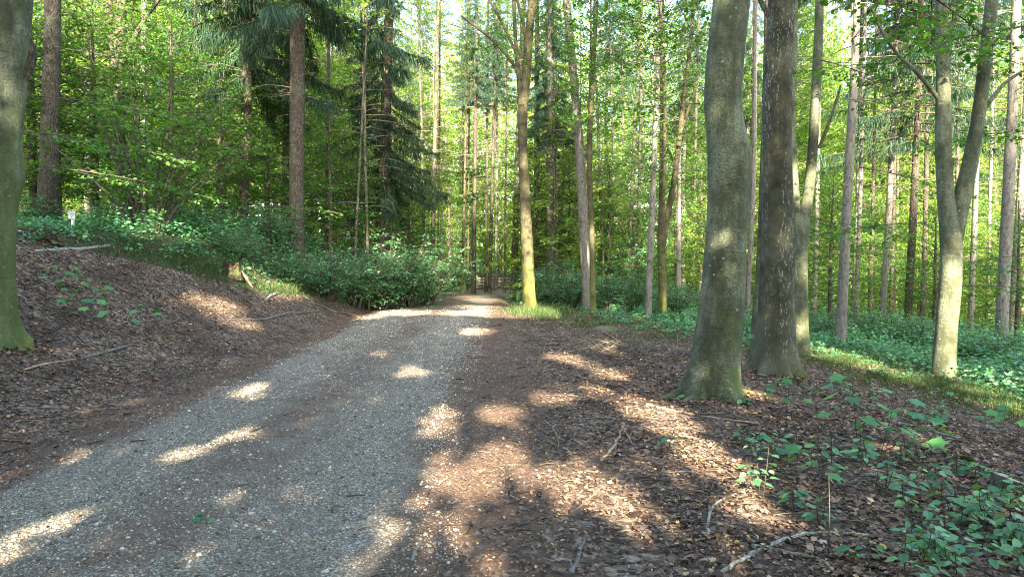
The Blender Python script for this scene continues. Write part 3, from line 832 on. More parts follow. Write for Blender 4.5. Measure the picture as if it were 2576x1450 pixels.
# spruces
tree('spruce_tree', 'spruce', [(745, 660, 42), (745, 600, 38), (746, 500, 36), (747, 300, 36), (748, 100, 35), (749, 0, 34)], 'thick straight brown spruce trunk rising from the bushes left of the road', Y=22, H=24, crown=SCD, crown_z=7.4, dead=1.0, sides=20, step=.4, amp=.015, flare=.12)
tree('spruce_tree', 'spruce', [(718, 600, 24), (720, 450, 22), (724, 250, 20), (730, 0, 18)], 'thinner spruce trunk half hidden behind the thick straight spruce', Y=27, H=24, crown=SC, crown_z=12.5, dead=2.5, amp=.015, csc=.5)
tree('spruce_tree', 'spruce', [(611, 596, 25), (613, 500, 23), (617, 350, 25), (621, 200, 26), (625, 0, 26)], 'dark spruce trunk with sun flecks halfway up, left of the thick spruce', Y=24, H=24, crown=SCD, crown_z=5.6, csc=.9, dead=0.5, sides=18, step=.4, amp=.015)
tree('spruce_tree', 'spruce', [(958, 600, 30), (962, 500, 28), (966, 400, 27), (971, 250, 26), (976, 100, 24), (980, 0, 22)], 'spruce above the roadside bushes hung with drooping dark branches', Y=27, H=24, crown=SCD, crown_z=4.2, dead=-1.0, sides=16, amp=.015, csc=.7)
tree('spruce_tree', 'spruce', [(118, 560, 50), (124, 400, 42), (128, 250, 40), (131, 120, 38), (133, 0, 36)], 'broad nearly black spruce trunk just right of the mossy edge beech', Y=18, H=22, crown=SC, crown_z=12.5, dead=3, sides=18, amp=.015, csc=.5)
tree('forked_tree', 'spruce', [(302, 560, 26), (303, 400, 24), (300, 250, 24), (297, 150, 26), (304, 60, 22), (308, 0, 20)], 'dark deciduous trunk forking near the top behind the hazel bush', Y=24, H=20, crown=BC, crown_z=5, csc=.8, sides=12,
     limbs=[[(290, 180, 18), (281, 100, 18), (274, 0, 16)], [(304, 165, 14), (330, 110, 12), (362, 50, 10), (395, 5, 9)]])
tree('spruce_tree', 'pale', [(361, 560, 16), (361, 400, 15), (361, 200, 14), (362, 0, 13)], 'thin straight stem with one warm sunlit stretch above the hazel bush', Y=30, H=22, crown=SC, crown_z=12.5, csc=.5)
tree('spruce_tree', 'pale', [(1392, 720, 28), (1389, 600, 27), (1386, 450, 26), (1384, 300, 22), (1383, 150, 20), (1382, 0, 18)], 'grey spruce trunk with pale bark standing in the bushes right of the mossy maple', Y=30, H=24, crown=SCD, crown_z=7.0, dead=2.2, sides=16, amp=.02, csc=.5)
tree('spruce_tree', 'pale', [(1479, 770, 26), (1475, 700, 25), (1469, 600, 25), (1462, 450, 23), (1455, 330, 22), (1443, 200, 20), (1432, 80, 20), (1424, 0, 19)], 'leaning spruce trunk with sun patches and many short branch stubs', Y=24, H=22, crown=SC, crown_z=12.5, dead=1.5, sides=18, amp=.02, flare=.15, csc=.5)
tree('beech_tree', 'mossy', [(1491, 792, 17), (1491, 700, 15), (1489, 600, 14), (1484, 480, 14), (1481, 380, 14), (1487, 250, 13), (1493, 130, 13), (1497, 60, 12), (1500, 0, 11)], 'thin crooked stem clasping the leaning spruce trunk', Y=22.6, H=16, crown=BC, crown_z=6, csc=.55)
tree('spruce_tree', 'pale', [(1629, 805, 17), (1633, 700, 16), (1639, 550, 15), (1645, 400, 14), (1650, 280, 13), (1656, 100, 12), (1660, 0, 11)], 'very slim pale grey stem standing alone left of the largest beech', Y=22, H=18, crown=SC, crown_z=12.5, dead=3, csc=.5)
tree('forked_tree', 'mossy', [(1667, 808, 22), (1666, 700, 21), (1662, 600, 20), (1664, 500, 15), (1668, 400, 15), (1670, 280, 13), (1668, 150, 12), (1665, 0, 10)], 'olive tree forking at knee height of its neighbours into slanting stems', Y=22.5, H=16, crown=BC, crown_z=4.0, csc=.8,
     limbs=[[(1666, 620, 15), (1682, 530, 14), (1700, 420, 13), (1712, 320, 13), (1720, 240, 12), (1736, 120, 9), (1745, 0, 8)], [(1712, 330, 8), (1740, 250, 7), (1760, 180, 5)], [(1700, 420, 6), (1670, 350, 6), (1640, 260, 5), (1610, 190, 4)]])
tree('young_spruce_stem', 'pale', [(1705, 800, 13), (1706, 720, 12), (1707, 640, 12), (1708, 500, 9), (1710, 300, 7)], 'short dark post like stem between the olive fork and the largest beech', Y=27, H=9)
tree('spruce_tree', 'pale', [(2112, 868, 27), (2118, 760, 25), (2124, 640, 24), (2131, 500, 22), (2139, 350, 21), (2147, 220, 19), (2155, 0, 17)], 'slim grey spruce trunk with dark scars, first to the right of the forked beech', Y=18, H=22, crown=SC, crown_z=12.5, dead=2.5, sides=16, amp=.02, csc=.5)
tree('spruce_tree', 'pale', [(2152, 830, 12), (2158, 650, 11), (2164, 480, 10), (2170, 250, 9), (2176, 0, 8)], 'pencil thin pale stem close behind the slim scarred spruce', Y=26, H=20, crown=SC, crown_z=12.5, csc=.5)
tree('spruce_tree', 'pale', [(2143, 835, 10), (2150, 650, 9), (2157, 480, 9), (2163, 250, 8), (2168, 0, 7)], 'thinnest pale stem touching the pencil thin one beside the scarred spruce', Y=29, H=20)
tree('spruce_tree', 'pale', [(2046, 830, 13), (2050, 700, 12), (2054, 560, 11), (2058, 300, 10), (2062, 0, 9)], 'pale stem close against the right side of the forked beech', Y=26, H=20, crown=SC, crown_z=12.5, csc=.5)
tree('spruce_tree', 'pale', [(2215, 855, 16), (2223, 720, 15), (2232, 600, 14), (2238, 480, 14), (2246, 320, 13), (2252, 150, 12), (2257, 0, 11)], 'slender spruce with a bright sunlit left flank in the undergrowth', Y=26, H=22, crown=SC, crown_z=12.5, dead=2.5, csc=.5)
tree('spruce_tree', 'spruce', [(2281, 845, 20), (2287, 720, 19), (2294, 600, 18), (2301, 450, 17), (2309, 280, 15), (2315, 100, 13), (2318, 0, 12)], 'brownish spruce trunk with whorls of bare side branches beyond the undergrowth', Y=25, H=22, crown=SC, crown_z=7.0, dead=2.5)
tree('spruce_tree', 'spruce', [(2240, 830, 13), (2245, 700, 12), (2247, 560, 10), (2250, 300, 9), (2254, 0, 8)], 'dark slanting stem in the gap between the two slender spruces', Y=33, H=20, crown=SC, crown_z=12.5, csc=.5)
tree('spruce_tree', 'spruce', [(2319, 850, 16), (2322, 740, 14), (2326, 640, 12), (2330, 400, 10), (2335, 0, 9)], 'thin dark stem just left of the low forking beech', Y=30, H=20, crown=SC, crown_z=12.5, csc=.5)
tree('spruce_tree', 'pale', [(2516, 880, 30), (2522, 760, 28), (2529, 620, 27), (2536, 480, 26), (2543, 340, 25), (2550, 200, 23), (2556, 0, 20)], 'sturdy grey spruce, sunlit high up, near the photo edge beyond the forking beech', Y=20, H=22, crown=SC, crown_z=12.5, dead=3.2, sides=16, csc=.5)
tree('spruce_tree', 'pale', [(2540, 860, 18), (2552, 700, 17), (2562, 550, 17), (2572, 400, 16), (2584, 200, 14), (2592, 0, 12)], 'leaning pale spruce crossing behind the sturdy one at the photo edge', Y=27, H=22, crown=SC, crown_z=12.5, dead=3, csc=.5)
tree('spruce_tree', 'pale', [(2438, 870, 15), (2444, 740, 14), (2449, 600, 13), (2455, 450, 12), (2462, 200, 11), (2468, 0, 10)], 'thin pale spruce right of the low forking beech', Y=28, H=22, crown=SC, crown_z=12.5, dead=3, csc=.5)
tree('spruce_tree', 'pale', [(1876, 830, 14), (1882, 720, 13), (1889, 600, 13), (1896, 420, 12), (1900, 0, 10)], 'pale stem squeezed in the gap between the two biggest beeches', Y=24, H=20, crown=SC, crown_z=12.5, csc=.5)
# trees at the bend of the road
bend = [
 (1163, 739, 7, 1168, 480, 'mossy', 36.5, 'thin ochre stem at the road bend, leftmost of the bend trees'),
 (1176, 734, 5, 1178, 500, 'spruce', 42, 'hair thin dark stem between the ochre stem and the flared trunk at the bend'),
 (1191, 741, 11, 1194, 470, 'spruce', 36, 'red brown trunk with flared foot where the road bends'),
 (1222, 737, 8, 1224, 460, 'spruce', 38, 'left one of two close twin trunks at the road bend'),
 (1231, 739, 10, 1238, 460, 'spruce', 37, 'right one of two close twin trunks at the road bend'),
 (1247, 734, 8, 1249, 450, 'pale', 42, 'grey stem in front of the log pile at the bend'),
 (1269, 738, 6, 1272, 430, 'dark', 38, 'thin dark stem between log pile and dark tree near the bend'),
 (1291, 742, 18, 1302, 420, 'dark', 34, 'dark trunk with a smooth grey stripe close left of the mossy maple'),
 (1349, 735, 17, 1350, 380, 'dark', 31, 'shaded trunk directly behind the mossy roadside maple'),
 (1102, 735, 7, 1104, 420, 'mossy', 38, 'thin brown stem at the end of the roadside bushes'),
 (1086, 700, 13, 1092, 430, 'dark', 32, 'dark slanting stem rising out of the end of the roadside bushes'),
 (1068, 700, 9, 1062, 430, 'dark', 34, 'dark thin stem leaning left over the roadside bushes'),
 (925, 640, 8, 918, 380, 'dark', 23.5, 'thin light sapling stem left of the drooping spruce'),
 (890, 690, 7, 903, 440, 'dark', 22.5, 'slanting light sapling stem standing in the roadside bushes'),
 (1520, 790, 9, 1512, 560, 'dark', 30, 'thin dark stem right of the crooked clasping stem'),
 (1575, 790, 9, 1585, 560, 'spruce', 33, 'thin stem in shade between crooked stem and slim pale stem'),
 (1602, 795, 11, 1606, 560, 'dark', 31, 'dark stem just left of the slim pale stem'),
 (1740, 800, 9, 1745, 560, 'spruce', 34, 'thin stem touching the left side of the largest beech'),
 (560, 600, 12, 566, 380, 'spruce', 29, 'sun flecked brown stem left of the fleck marked spruce'),
 (545, 600, 9, 548, 380, 'spruce', 32, 'thin brown stem next to the sun flecked one'),
 (500, 600, 12, 497, 380, 'spruce', 31, 'shaded stem in the middle of the left thicket'),
 (672, 640, 11, 670, 380, 'spruce', 30, 'shaded stem between the two largest left spruces'),
 (820, 640, 12, 823, 380, 'spruce', 31, 'shaded stem right of the thick straight spruce'),
 (1550, 800, 8, 1545, 560, 'pale', 38, 'far thin stem seen through the bushes right of the crooked stem'),
 (1975, 820, 11, 1982, 520, 'spruce', 30, 'stem peeping out between lichen flecked beech and forked beech'),
 (2400, 850, 10, 2405, 560, 'spruce', 33, 'thin stem peeping out behind the low forking beech'),
 (2188, 845, 9, 2194, 560, 'spruce', 36, 'far thin stem between scarred spruce and sunlit slender spruce'),
 (2480, 855, 10, 2488, 560, 'pale', 36, 'far thin stem left of the sturdy edge spruce'),
]
for i, (u, v, w_, u2, v2, mt, Yv, lb) in enumerate(bend):
    cr = SC if mt in ('spruce', 'pale') and i % 3 else BC
    du = (u2 - u) / (v2 - v)
    tree('slim_tree', mt, [(u, v, w_), (u + (u2 - u) * .5, (v + v2) / 2, w_ * .9), (u2, v2, w_ * .85), (u2 - du * v2, 0, w_ * .6)], lb, Y=Yv, H=17, crown=cr, crown_z=(8.5 if i == 2 else 10.5) + (i % 4) * .8,
         csc=.45, sides=8, step=.6, dead=(mt != 'mossy' and i % 2 == 0) and 2.0, flare=.4 if i == 2 else .1)

# ------------------------------------------------------------------ forest between 26 and 60 m
TP = [o.location.copy() for o in C.objects if o.parent is None and 'category' in o.keys()]
def free(x, y, d):
    return all((p.x - x) ** 2 + (p.y - y) ** 2 > d * d for p in TP)
def plain_tree(x, y, kind, label, group, s=1.0, r=.14, H=19, cz=8):
    z = float(height(x, y))
    root = bpy.data.objects.new('spruce_tree' if kind == 'spruce' else 'beech_tree', None); C.objects.link(root); root.location = (x, y, z)
    tag(root, label, 'tree', group)
    lean = R.normal(0, .018, 2)
    me = random.choice(TRK[kind])
    child('trunk', me, root, (0, 0, 0), random.random() * 6.28, (s, s, 1))
    if kind == 'spruce':
        child('crown', random.choice(SC), root, (0, 0, cz + 1), random.random() * 6.28, (s * .6, s * .6, 1))
        child('dead_branches', random.choice(DB), root, (0, 0, cz - 8.5), random.random() * 6.28)
    else:
        child('crown', random.choice(FBC), root, (0, 0, cz), random.random() * 6.28, (s, s, 1))
    TP.append(Vector((x, y, z))); LASTROOT[0] = root
LASTROOT = [None]
TRK = {}
b = Bag(); b.tube([[0, 0, -.2], [.06, .03, 2], [0, .08, 4], [.03, 0, 6.6]], [.055, .045, .03, .01], 6, 0)
o = b.build('trunk', [M['beech']]); YT = o.data; bpy.data.objects.remove(o, do_unlink=True)
for kind, mt in (('spruce', 'pale_spruce'), ('beech', 'beech')):
    TRK[kind] = []
    for q in range(3):
        b = Bag(); zz_ = np.linspace(-.3, 21, 22)
        P = np.stack([np.cumsum(R.normal(0, .03, 22)), np.cumsum(R.normal(0, .03, 22)), zz_], -1)
        b.tube(P, .15 * (1 - .7 * zz_ / 21).clip(.1), 10, 0, disp=trunk_disp(.03, .2, q, 0))
        o = b.build('trunk', [M[mt]]); TRK[kind].append(o.data); bpy.data.objects.remove(o, do_unlink=True)
LM = [(40, 'mossy edge beech'), (125, 'black spruce'), (185, 'white sign'), (300, 'dark fork'), (361, 'sun striped thin stem'), (430, 'hazel bush'), (500, 'shaded thicket stem'), (615, 'fleck marked spruce'), (680, 'bank bushes'), (747, 'thick straight spruce'), (840, 'slanting sapling stem'), (960, 'drooping spruce'), (1090, 'dark slanting stem'),
      (1195, 'flared bend trunk'), (1300, 'grey striped trunk'), (1340, 'mossy maple'), (1387, 'grey spruce'), (1460, 'leaning spruce'), (1550, 'crooked stem'), (1640, 'slim pale stem'), (1690, 'olive forked tree'), (1830, 'largest beech'), (1950, 'lichen flecked beech'), (2025, 'tall forked beech'), (2130, 'scarred spruce'), (2230, 'slender sunlit spruce'), (2300, 'brown spruce'), (2385, 'low forking beech'), (2455, 'thin pale spruce'), (2530, 'sturdy edge spruce')]
def by_landmark(x, y):
    u = 1287.5 + x / y * FPX
    q = min(LM, key=lambda l: abs(l[0] - u))
    return ('left' if u < q[0] else 'right'), q[1]
PENDING = []
def finish_labels():
    seen = {}
    for o, what, x, y in PENDING:
        sd, lm = by_landmark(x, y); seen.setdefault((what, sd, lm), []).append((y, o))
    for (what, sd, lm), L_ in seen.items():
        L_.sort(key=lambda a_: a_[0])
        for k, (yy, o) in enumerate(L_):
            order = '' if len(L_) == 1 else ['nearest ', 'second ', 'third ', 'fourth ', 'fifth ', 'sixth ', 'seventh ', 'eighth '][min(k, 7)]
            far = 'far back ' if yy > 42 else ''
            o['label'] = '%s%s %s, just %s of the %s' % (order, what, 'deep in the wood' if far else 'in the wood', sd, lm)
nbg = 0
for tries in range(6000):
    y = random.uniform(28, 60); x = random.uniform(-1, 1) * y * .8
    if x > road_l(y) - 3.0 and x < road_r(y) + 1.5: continue
    if -7 < x < 2.5 and y < 66: continue
    if not free(x, y, 3.6): continue
    kind = 'spruce' if random.random() < (.25 if x < 0 else .3) else 'beech'
    plain_tree(x, y, kind, 'x', 'tall %s of the background wood' % ('spruces' if kind == 'spruce' else 'beeches'), s=random.uniform(.7, 1.15), cz=random.uniform(8, 11) if kind == 'spruce' else random.uniform(1.5, 5))
    PENDING.append((LASTROOT[0], 'bare trunked spruce' if kind == 'spruce' else 'leafy beech', x, y))
    nbg += 1
    if nbg >= 78: break
for x, y, cz, s_, lb in [(-3.6, 50, 2.5, .9, 'sunny yellow green beech in the opening straight beyond the road bend'), (-7.0, 47, 1.5, .9, 'sunny beech left of the opening beyond the road bend'),
                         (-.8, 61, 1.5, 1.1, 'farthest sunny beech in the opening beyond the bend'), (3.0, 63, 2, 1.1, 'far sunny beech above the log pile'), (-5, 66, 1, 1.2, 'hazy sunny beech deepest in the opening beyond the bend')]:
    plain_tree(x, y, 'beech', lb, None, s=s_, cz=cz)
nyb = 0; YP = []
for tries in range(6000):
    y = random.uniform(29, 54); x = random.uniform(-1, 1) * y * .8
    if x > road_l(y) - 2.2 and x < road_r(y) + 1.2: continue
    if -4 < x < 1.5 and y < 52: continue
    if any((a_ - x) ** 2 + (b_ - y) ** 2 < 5.3 for a_, b_ in YP): continue
    YP.append((x, y)); z = float(height(x, y))
    root = bpy.data.objects.new('young_beech', None); C.objects.link(root); root.location = (x, y, z)
    tag(root, 'x', 'young tree', 'young beeches of the background wood'); s_ = random.uniform(.55, 1.15)
    child('trunk', YT, root, (0, 0, 0), random.random() * 6, (s_, s_, s_ * 1.1)); child('crown', random.choice(FYB), root, (0, 0, 0), random.random() * 6.28, (s_, s_, s_))
    PENDING.append((root, 'young beech', x, y)); nyb += 1
    if nyb >= 44: break
finish_labels()

# young beeches filling the understorey
def young(u, v, Y, s, label, group='young beeches of the understorey', sz=1.0):
    p = at(u, v, Y); x = p[0]; z = float(height(x, Y))
    root = bpy.data.objects.new('young_beech', None); C.objects.link(root); root.location = (x, Y, z)
    tag(root, label, 'young tree', group)
    b = Bag(); b.tube([[0, 0, -.2], [.06, .03, 2], [0, .08, 4], [.03, 0, 6.3]], [.05, .04, .025, .008], 6, 0)
    o = b.build('trunk', [M['beech']], root); o.scale = (s, s, s * sz)
    child('crown', random.choice(YB), root, (0, 0, 0), random.random() * 6.28, (s, s, s * sz))
ys_ = [
 (150, 19, .9, 'dark green young beech rising behind the white sign'), (90, 19, 1.1, 'young beech filling the gap between edge beech and black spruce'),
 (245, 21, 1.1, 'young beech with spreading leaves right behind the sign'), (440, 21, 1.0, 'young beech with yellowish leaves right of the hazel bush'),
 (560, 24, 1.0, 'young beech left of the fleck marked spruce'), (675, 26, 1.0, 'young beech between the two largest left spruces'),
 (500, 27, 1.3, 'tall young beech at the back of the left thicket'), (350, 27, 1.3, 'tall young beech behind the hazel bush'),
 (830, 24, .85, 'young beech right behind the thick straight spruce'), (890, 26, .85, 'young beech left of the drooping spruce'),
 (1030, 30, .8, 'young beech over the end of the roadside bushes'), (1130, 42, 1.0, 'bright young beech beyond the road bend'),
 (1360, 34, 1.0, 'young beech behind the mossy maple'), (1430, 31, 1.0, 'young beech between grey spruce and leaning spruce'),
 (1530, 31, 1.0, 'young beech right of the crooked stem'), (1590, 36, 1.2, 'tall young beech left of the slim pale stem'),
 (1700, 30, 1.0, 'young beech behind the olive forked tree'), (1760, 34, 1.2, 'young beech left beside the largest beech'),
 (2090, 22, .8, 'young beech spreading level leaves left of the scarred spruce'), (2190, 31, .9, 'young beech right of the scarred spruce'),
 (2350, 24, .7, 'young beech behind the low forking beech'), (2450, 33, 1.0, 'young beech right of the low forking beech'),
 (2560, 24, .8, 'young beech near the sturdy edge spruce'), (2000, 30, 1.0, 'young beech behind the forked beech'),
 (20, 24, 1.2, 'young beech behind the edge beech'),
 (760, 31, 1.2, 'tall young beech behind the thick straight spruce'), (960, 33, 1.1, 'tall young beech behind the drooping spruce'),
]
for u, Yv, s, lb in ys_: young(u, 700, Yv, s, lb)

# ------------------------------------------------------------------ shrubs
def shrub_mesh(h, r_, stems, leaf, per=5, tilt=1.0, tmpl=OVAL, step=.06):
    b = Bag()
    for i in range(stems):
        a = i * 2.4 + R.normal(0, .3); rr_ = r_ * math.sqrt(R.random()) 
        top = np.array([math.cos(a) * rr_, math.sin(a) * rr_, h * (1.05 - .45 * (rr_ / r_) ** 2) * (.75 + .3 * R.random())])
        base = np.array([math.cos(a), math.sin(a), 0]) * .12 * r_
        tt = np.linspace(0, 1, 6)
        P = base + (top - base) * tt[:, None]; P[:, :2] = base[:2] + (top[:2] - base[:2]) * (tt ** 1.5)[:, None]
        b.tube(P, (.008 + .006 * h) * (1 - .8 * tt), 5, 0)
        for q in range(per):
            s_ = .25 + .75 * R.random()
            p = np.array([np.interp(s_, tt, P[:, j]) for j in range(3)])
            aa = R.random() * 6.28; e = R.normal(.1, .25)
            spray(b, p, [math.cos(aa), math.sin(aa), e], (.3 + .35 * R.random()) * min(r_, 1.6), .006, leaf, step=step, tmpl=tmpl, tilt=tilt, dens=1.2)
    return b
SH = [proto(shrub_mesh(2.0, 1.25, 30, .065, per=9, step=.05), 'shrub', [M['twig'], M['herb_leaf']]) for _ in range(3)]
HZ = proto(shrub_mesh(4.0, 3.0, 26, .10, per=9, step=.08), 'hazel', [M['twig'], M['beech_leaf']])
def shrub(u, v, s, label, Y=None, me=None, sz=1, name='bush', group='bushes of the undergrowth'):
    p = G(u, v) if Y is None else at(u, v, Y)
    z = float(height(p[0], p[1]))
    o = bpy.data.objects.new(name, me or random.choice(SH)); C.objects.link(o)
    o.location = (p[0], p[1], z - .03); o.rotation_euler = (0, 0, random.random() * 6.28); o.scale = (s, s, s * sz)
    tag(o, label, 'bush', group)
    return o
shrub(372, 590, 1.0, 'many stemmed hazel bush fanning out over the bank right of the sign', Y=17, me=HZ, name='hazel_bush', group=None)
for u, Yv, s, sz, lb in [
    (1075, 27, 1.4, 1.0, 'dense blue green bush at the far end of the roadside row'), (1020, 25, 1.35, 1.0, 'blue green roadside bush next to the last one'),
    (955, 24, 1.35, 1.0, 'blue green roadside bush below the drooping spruce'), (890, 22.5, 1.2, .95, 'roadside bush around the slanting sapling stem'),
    (820, 20.5, 1.1, .8, 'roadside bush right of the foot of the thick spruce'), (745, 19, .7, .7, 'low bush in front of the foot of the thick spruce'),
    (680, 21, .9, .7, 'bush left of the foot of the thick spruce'), (600, 17.5, .55, .8, 'round leaved bush above the rotten stump'),
    (520, 20, .8, .7, 'bush on the bank left of the fleck marked spruce foot'), (440, 19.5, .8, .7, 'bush right behind the hazel bush'),
    (300, 18, .7, .7, 'bush between the sign and the hazel bush'), (262, 17.5, .45, .7, 'little bush close right of the sign'),
    (85, 17.5, .6, .8, 'bush between the edge beech and the sign'), (985, 30, 1.1, 1.1, 'tall bush behind the roadside row'),
    (1390, 27, 1.1, .95, 'bush around the foot of the grey pale spruce'), (1440, 25.5, .9, .85, 'low bush left of the leaning spruce foot'),
    (1530, 25, .85, .9, 'low bush right of the crooked stem foot'), (1590, 25, .85, .9, 'low bush left of the slim pale stem foot'),
    (1560, 31, 1.5, 1.1, 'taller bush in the middle of the right thicket'), (1320, 33, .7, .9, 'small bush left behind the mossy maple'),
    (1300, 29, .35, .8, 'smallest bush at the road edge by the mossy maple'), (1700, 25, .9, .8, 'bush right of the olive forked tree'),
    (2090, 20, .7, .6, 'bush at the foot of the scarred spruce'), (2180, 22, .8, .6, 'bush right of the scarred spruce foot'),
    (2260, 21, .8, .6, 'bush between the slender sunlit and brown spruces'), (2340, 20, .8, .6, 'bush left behind the low forking beech'),
    (2450, 17, .7, .6, 'bush right behind the low forking beech foot'), (2530, 16, .7, .6, 'bush in front of the sturdy edge spruce'),
    (1870, 19, .5, .6, 'bush in the gap between the two big beeches'), (1140, 41, .9, 1.0, 'sunny yellow green bush beyond the road bend'),
    (1205, 47, 1.0, 1.0, 'sunny bush behind the bend trees'),
]: shrub(u, 700, s, lb, Y=Yv, sz=sz)

# ------------------------------------------------------------------ undergrowth (stuff)
def herbs(n, ymin, ymax, power, leaf_k=1.0):
    x, y = scatter(n, ymin, ymax, power, 3)
    z = height(x, y)
    g = green_amount(x, y, z)
    p = np.clip((g + 25 * n2(x, y, 1.3, 3)) / 40 + .05, 0, 1)
    p = np.where(g < -90, 0, p)
    keep = R.random(n) < p
    return x[keep], y[keep], z[keep], g[keep]
b = Bag()
x, y, z, g = herbs(30000, 8, 50, 1.25)
hgt = np.clip(g / 90, .12, 1) * np.where(x > 0, .85, .8) * (.7 + .5 * n2(x, y, .9, 7).clip(-1, 1)) * (.5 + R.random(len(x)) * .8)
hgt = hgt.clip(.06, 1.2)
uh, vh, fh = proj(np.stack([x, y, z], -1)); hgt = np.where((uh > 150) & (uh < 215) & (y < 15), .1, hgt)
for rep in range(9):
    n = len(x)
    f = (rep + R.random(n)) / 9
    a = R.random(n) * 6.28
    rr_ = .05 + .20 * R.random(n) * hgt.clip(.2, 1)
    c = np.stack([x + np.cos(a) * rr_, y + np.sin(a) * rr_, z + hgt * (f ** .7)], -1)
    t_ = np.stack([np.cos(a), np.sin(a), R.normal(-.15, .3, n)], -1)
    nn = np.stack([R.normal(0, .45, n), R.normal(0, .45, n) - .1, np.ones(n)], -1)
    sz = (.045 + .05 * R.random(n)) * np.interp(y, [8, 18, 50], [1, 1.25, 2.0])
    b.leaves(DIA, c, t_, nn, sz, 1, rnd=np.clip(R.normal(.42, .2, n) + .25 * n2(x, y, .8, 2), 0, 1), wid=sz * 1.25)
for i in range(0, len(x), 3):
    b.tube([[x[i], y[i], z[i] - .02], [x[i] + R.normal(0, .04), y[i] + R.normal(0, .04), z[i] + hgt[i]]], [.004, .002], 3, 0)
tag(b.build('undergrowth', [M['twig'], M['herb_leaf']], smooth_f=False), 'knee high blue green brambles and herbs covering the forest floor', 'undergrowth', kind='stuff')

# grass
def grass_patch(centers, name, label):
    b = Bag()
    VV, FF, rn = [], [], []
    k0 = 0
    for (u, v, ru, rv, n, hh) in centers:
        for i in range(n):
            uu = random.gauss(u, ru * .6); vv_ = random.gauss(v, rv * .6)
            gq = G(uu, vv_) if False else None
            VV.append((uu, vv_, hh))
    arr = np.array(VV)
    # ground hits on a coarse fixed-point iteration
    d = np.stack([(arr[:, 0] - 1287.5) / FPX, np.zeros(len(arr)), np.zeros(len(arr))], -1)
    dz = -(arr[:, 1] - 725) / FPX; cp, sp = math.cos(PITCH), math.sin(PITCH)
    d[:, 1] = cp + dz * sp; d[:, 2] = -sp + dz * cp
    t_ = np.full(len(arr), 2.0); done = np.zeros(len(arr), bool)
    for it in range(700):
        p = d * t_[:, None]; p[:, 2] += CAMZ
        hit = p[:, 2] <= height(p[:, 0], p[:, 1])
        done |= hit
        t_ = np.where(done, t_, t_ * 1.006)
    p = d * t_[:, None]; x, y = p[:, 0], p[:, 1]
    ok = (t_ < 60) & ((x < road_l(y) - .1) | (x > road_r(y) + .1)); x, y, hh = x[ok], y[ok], arr[ok, 2]
    n = len(x); z = height(x, y)
    a = R.random(n) * 6.28
    t2 = np.stack([np.cos(a) * .5, np.sin(a) * .5, np.ones(n)], -1) + R.normal(0, .15, (n, 3))
    BL = (np.array([[-.5, 0, 0], [.5, 0, 0], [.3, .6, .08], [-.3, .6, .08]]), np.array([[0, 1, 2, 3]]))
    BT = (np.array([[-.3, .6, .08], [.3, .6, .08], [0, 1, .32]]), np.array([[0, 1, 2]]))
    nn = rdir(n); L_ = hh * (.5 + .8 * R.random(n)); rn = np.clip(R.normal(.5, .25, n), 0, 1); wd = .004 + .003 * R.random(n) + y * .0003
    c = np.stack([x, y, z - .01], -1)
    b.leaves(BL, c, t2, nn, L_, 0, rnd=rn, wid=wd); b.leaves(BT, c, t2, nn, L_, 0, rnd=rn, wid=wd)
    tag(b.build(name, [M['grass_blade']], smooth_f=False), label, 'grass', kind='stuff')
grass_patch([(2130, 905, 90, 22, 3000, .15), (2250, 950, 110, 22, 2000, .10), (2450, 985, 120, 28, 2600, .13), (2540, 1025, 60, 30, 1300, .15), (1380, 790, 60, 12, 2200, .25), (1330, 785, 45, 8, 1500, .3),
             (1500, 815, 120, 15, 1400, .16), (1700, 850, 130, 14, 1200, .14), (2350, 960, 90, 15, 1200, .12), (1950, 890, 60, 12, 1200, .2)], 'grass', 'sunny grass along the edge of the leaf litter right of the road')
grass_patch([(560, 680, 80, 25, 1200, .28), (470, 660, 70, 14, 500, .2), (700, 735, 60, 10, 900, .2), (1000, 757, 120, 6, 2600, .3), (1110, 752, 50, 5, 1200, .3), (900, 755, 60, 6, 900, .2), (330, 640, 90, 10, 300, .15)], 'grass', 'tufts of grass on the top edge of the left bank')

# ------------------------------------------------------------------ far wood that reads as one mass
b = Bag()
n = 330000
a = (R.random(n) - .5) * 2.0
dist = 60 + 34 * R.random(n) ** 1.2
x = np.sin(a) * dist; y = np.cos(a) * dist
z = 27 * R.random(n) ** 1.25
cl = n2(x * .5, z * .9 + y * .3, 1.0, 3) + .6 * n2(x, z * 1.6, 1.3, 9)
keep = cl > np.interp(z, [0, 7, 13, 20, 27], [-1.4, -1.2, -.9, -.3, .3])
x, y, z = x[keep], y[keep], z[keep]; n = len(x)
b.leaves(DIA, np.stack([x, y, z + height(x, y)], -1), rdir(n), np.array([[0, -.4, .5]]) + R.normal(0, .6, (n, 3)), .38 * (.5 + .8 * R.random(n)), 1, rnd=np.clip(R.normal(.5 + .15 * n2(x, z, .6, 4), .22, n), 0, 1), wid=.42)
for i in range(90):
    aa = (random.random() - .5) * 1.9; dd = random.uniform(58, 80); px, py = math.sin(aa) * dd, math.cos(aa) * dd
    pz = float(height(px, py)); b.tube([[px, py, pz - .3], [px + random.gauss(0, .4), py, pz + 10], [px + random.gauss(0, .6), py, pz + 22]], [.18, .14, .05], 6, 0)
tag(b.build('far_woodland', [M['pale_spruce'], M['far_leaf']], smooth_f=False), 'bright sunlit wall of woodland closing the view far behind', 'woodland', kind='stuff')

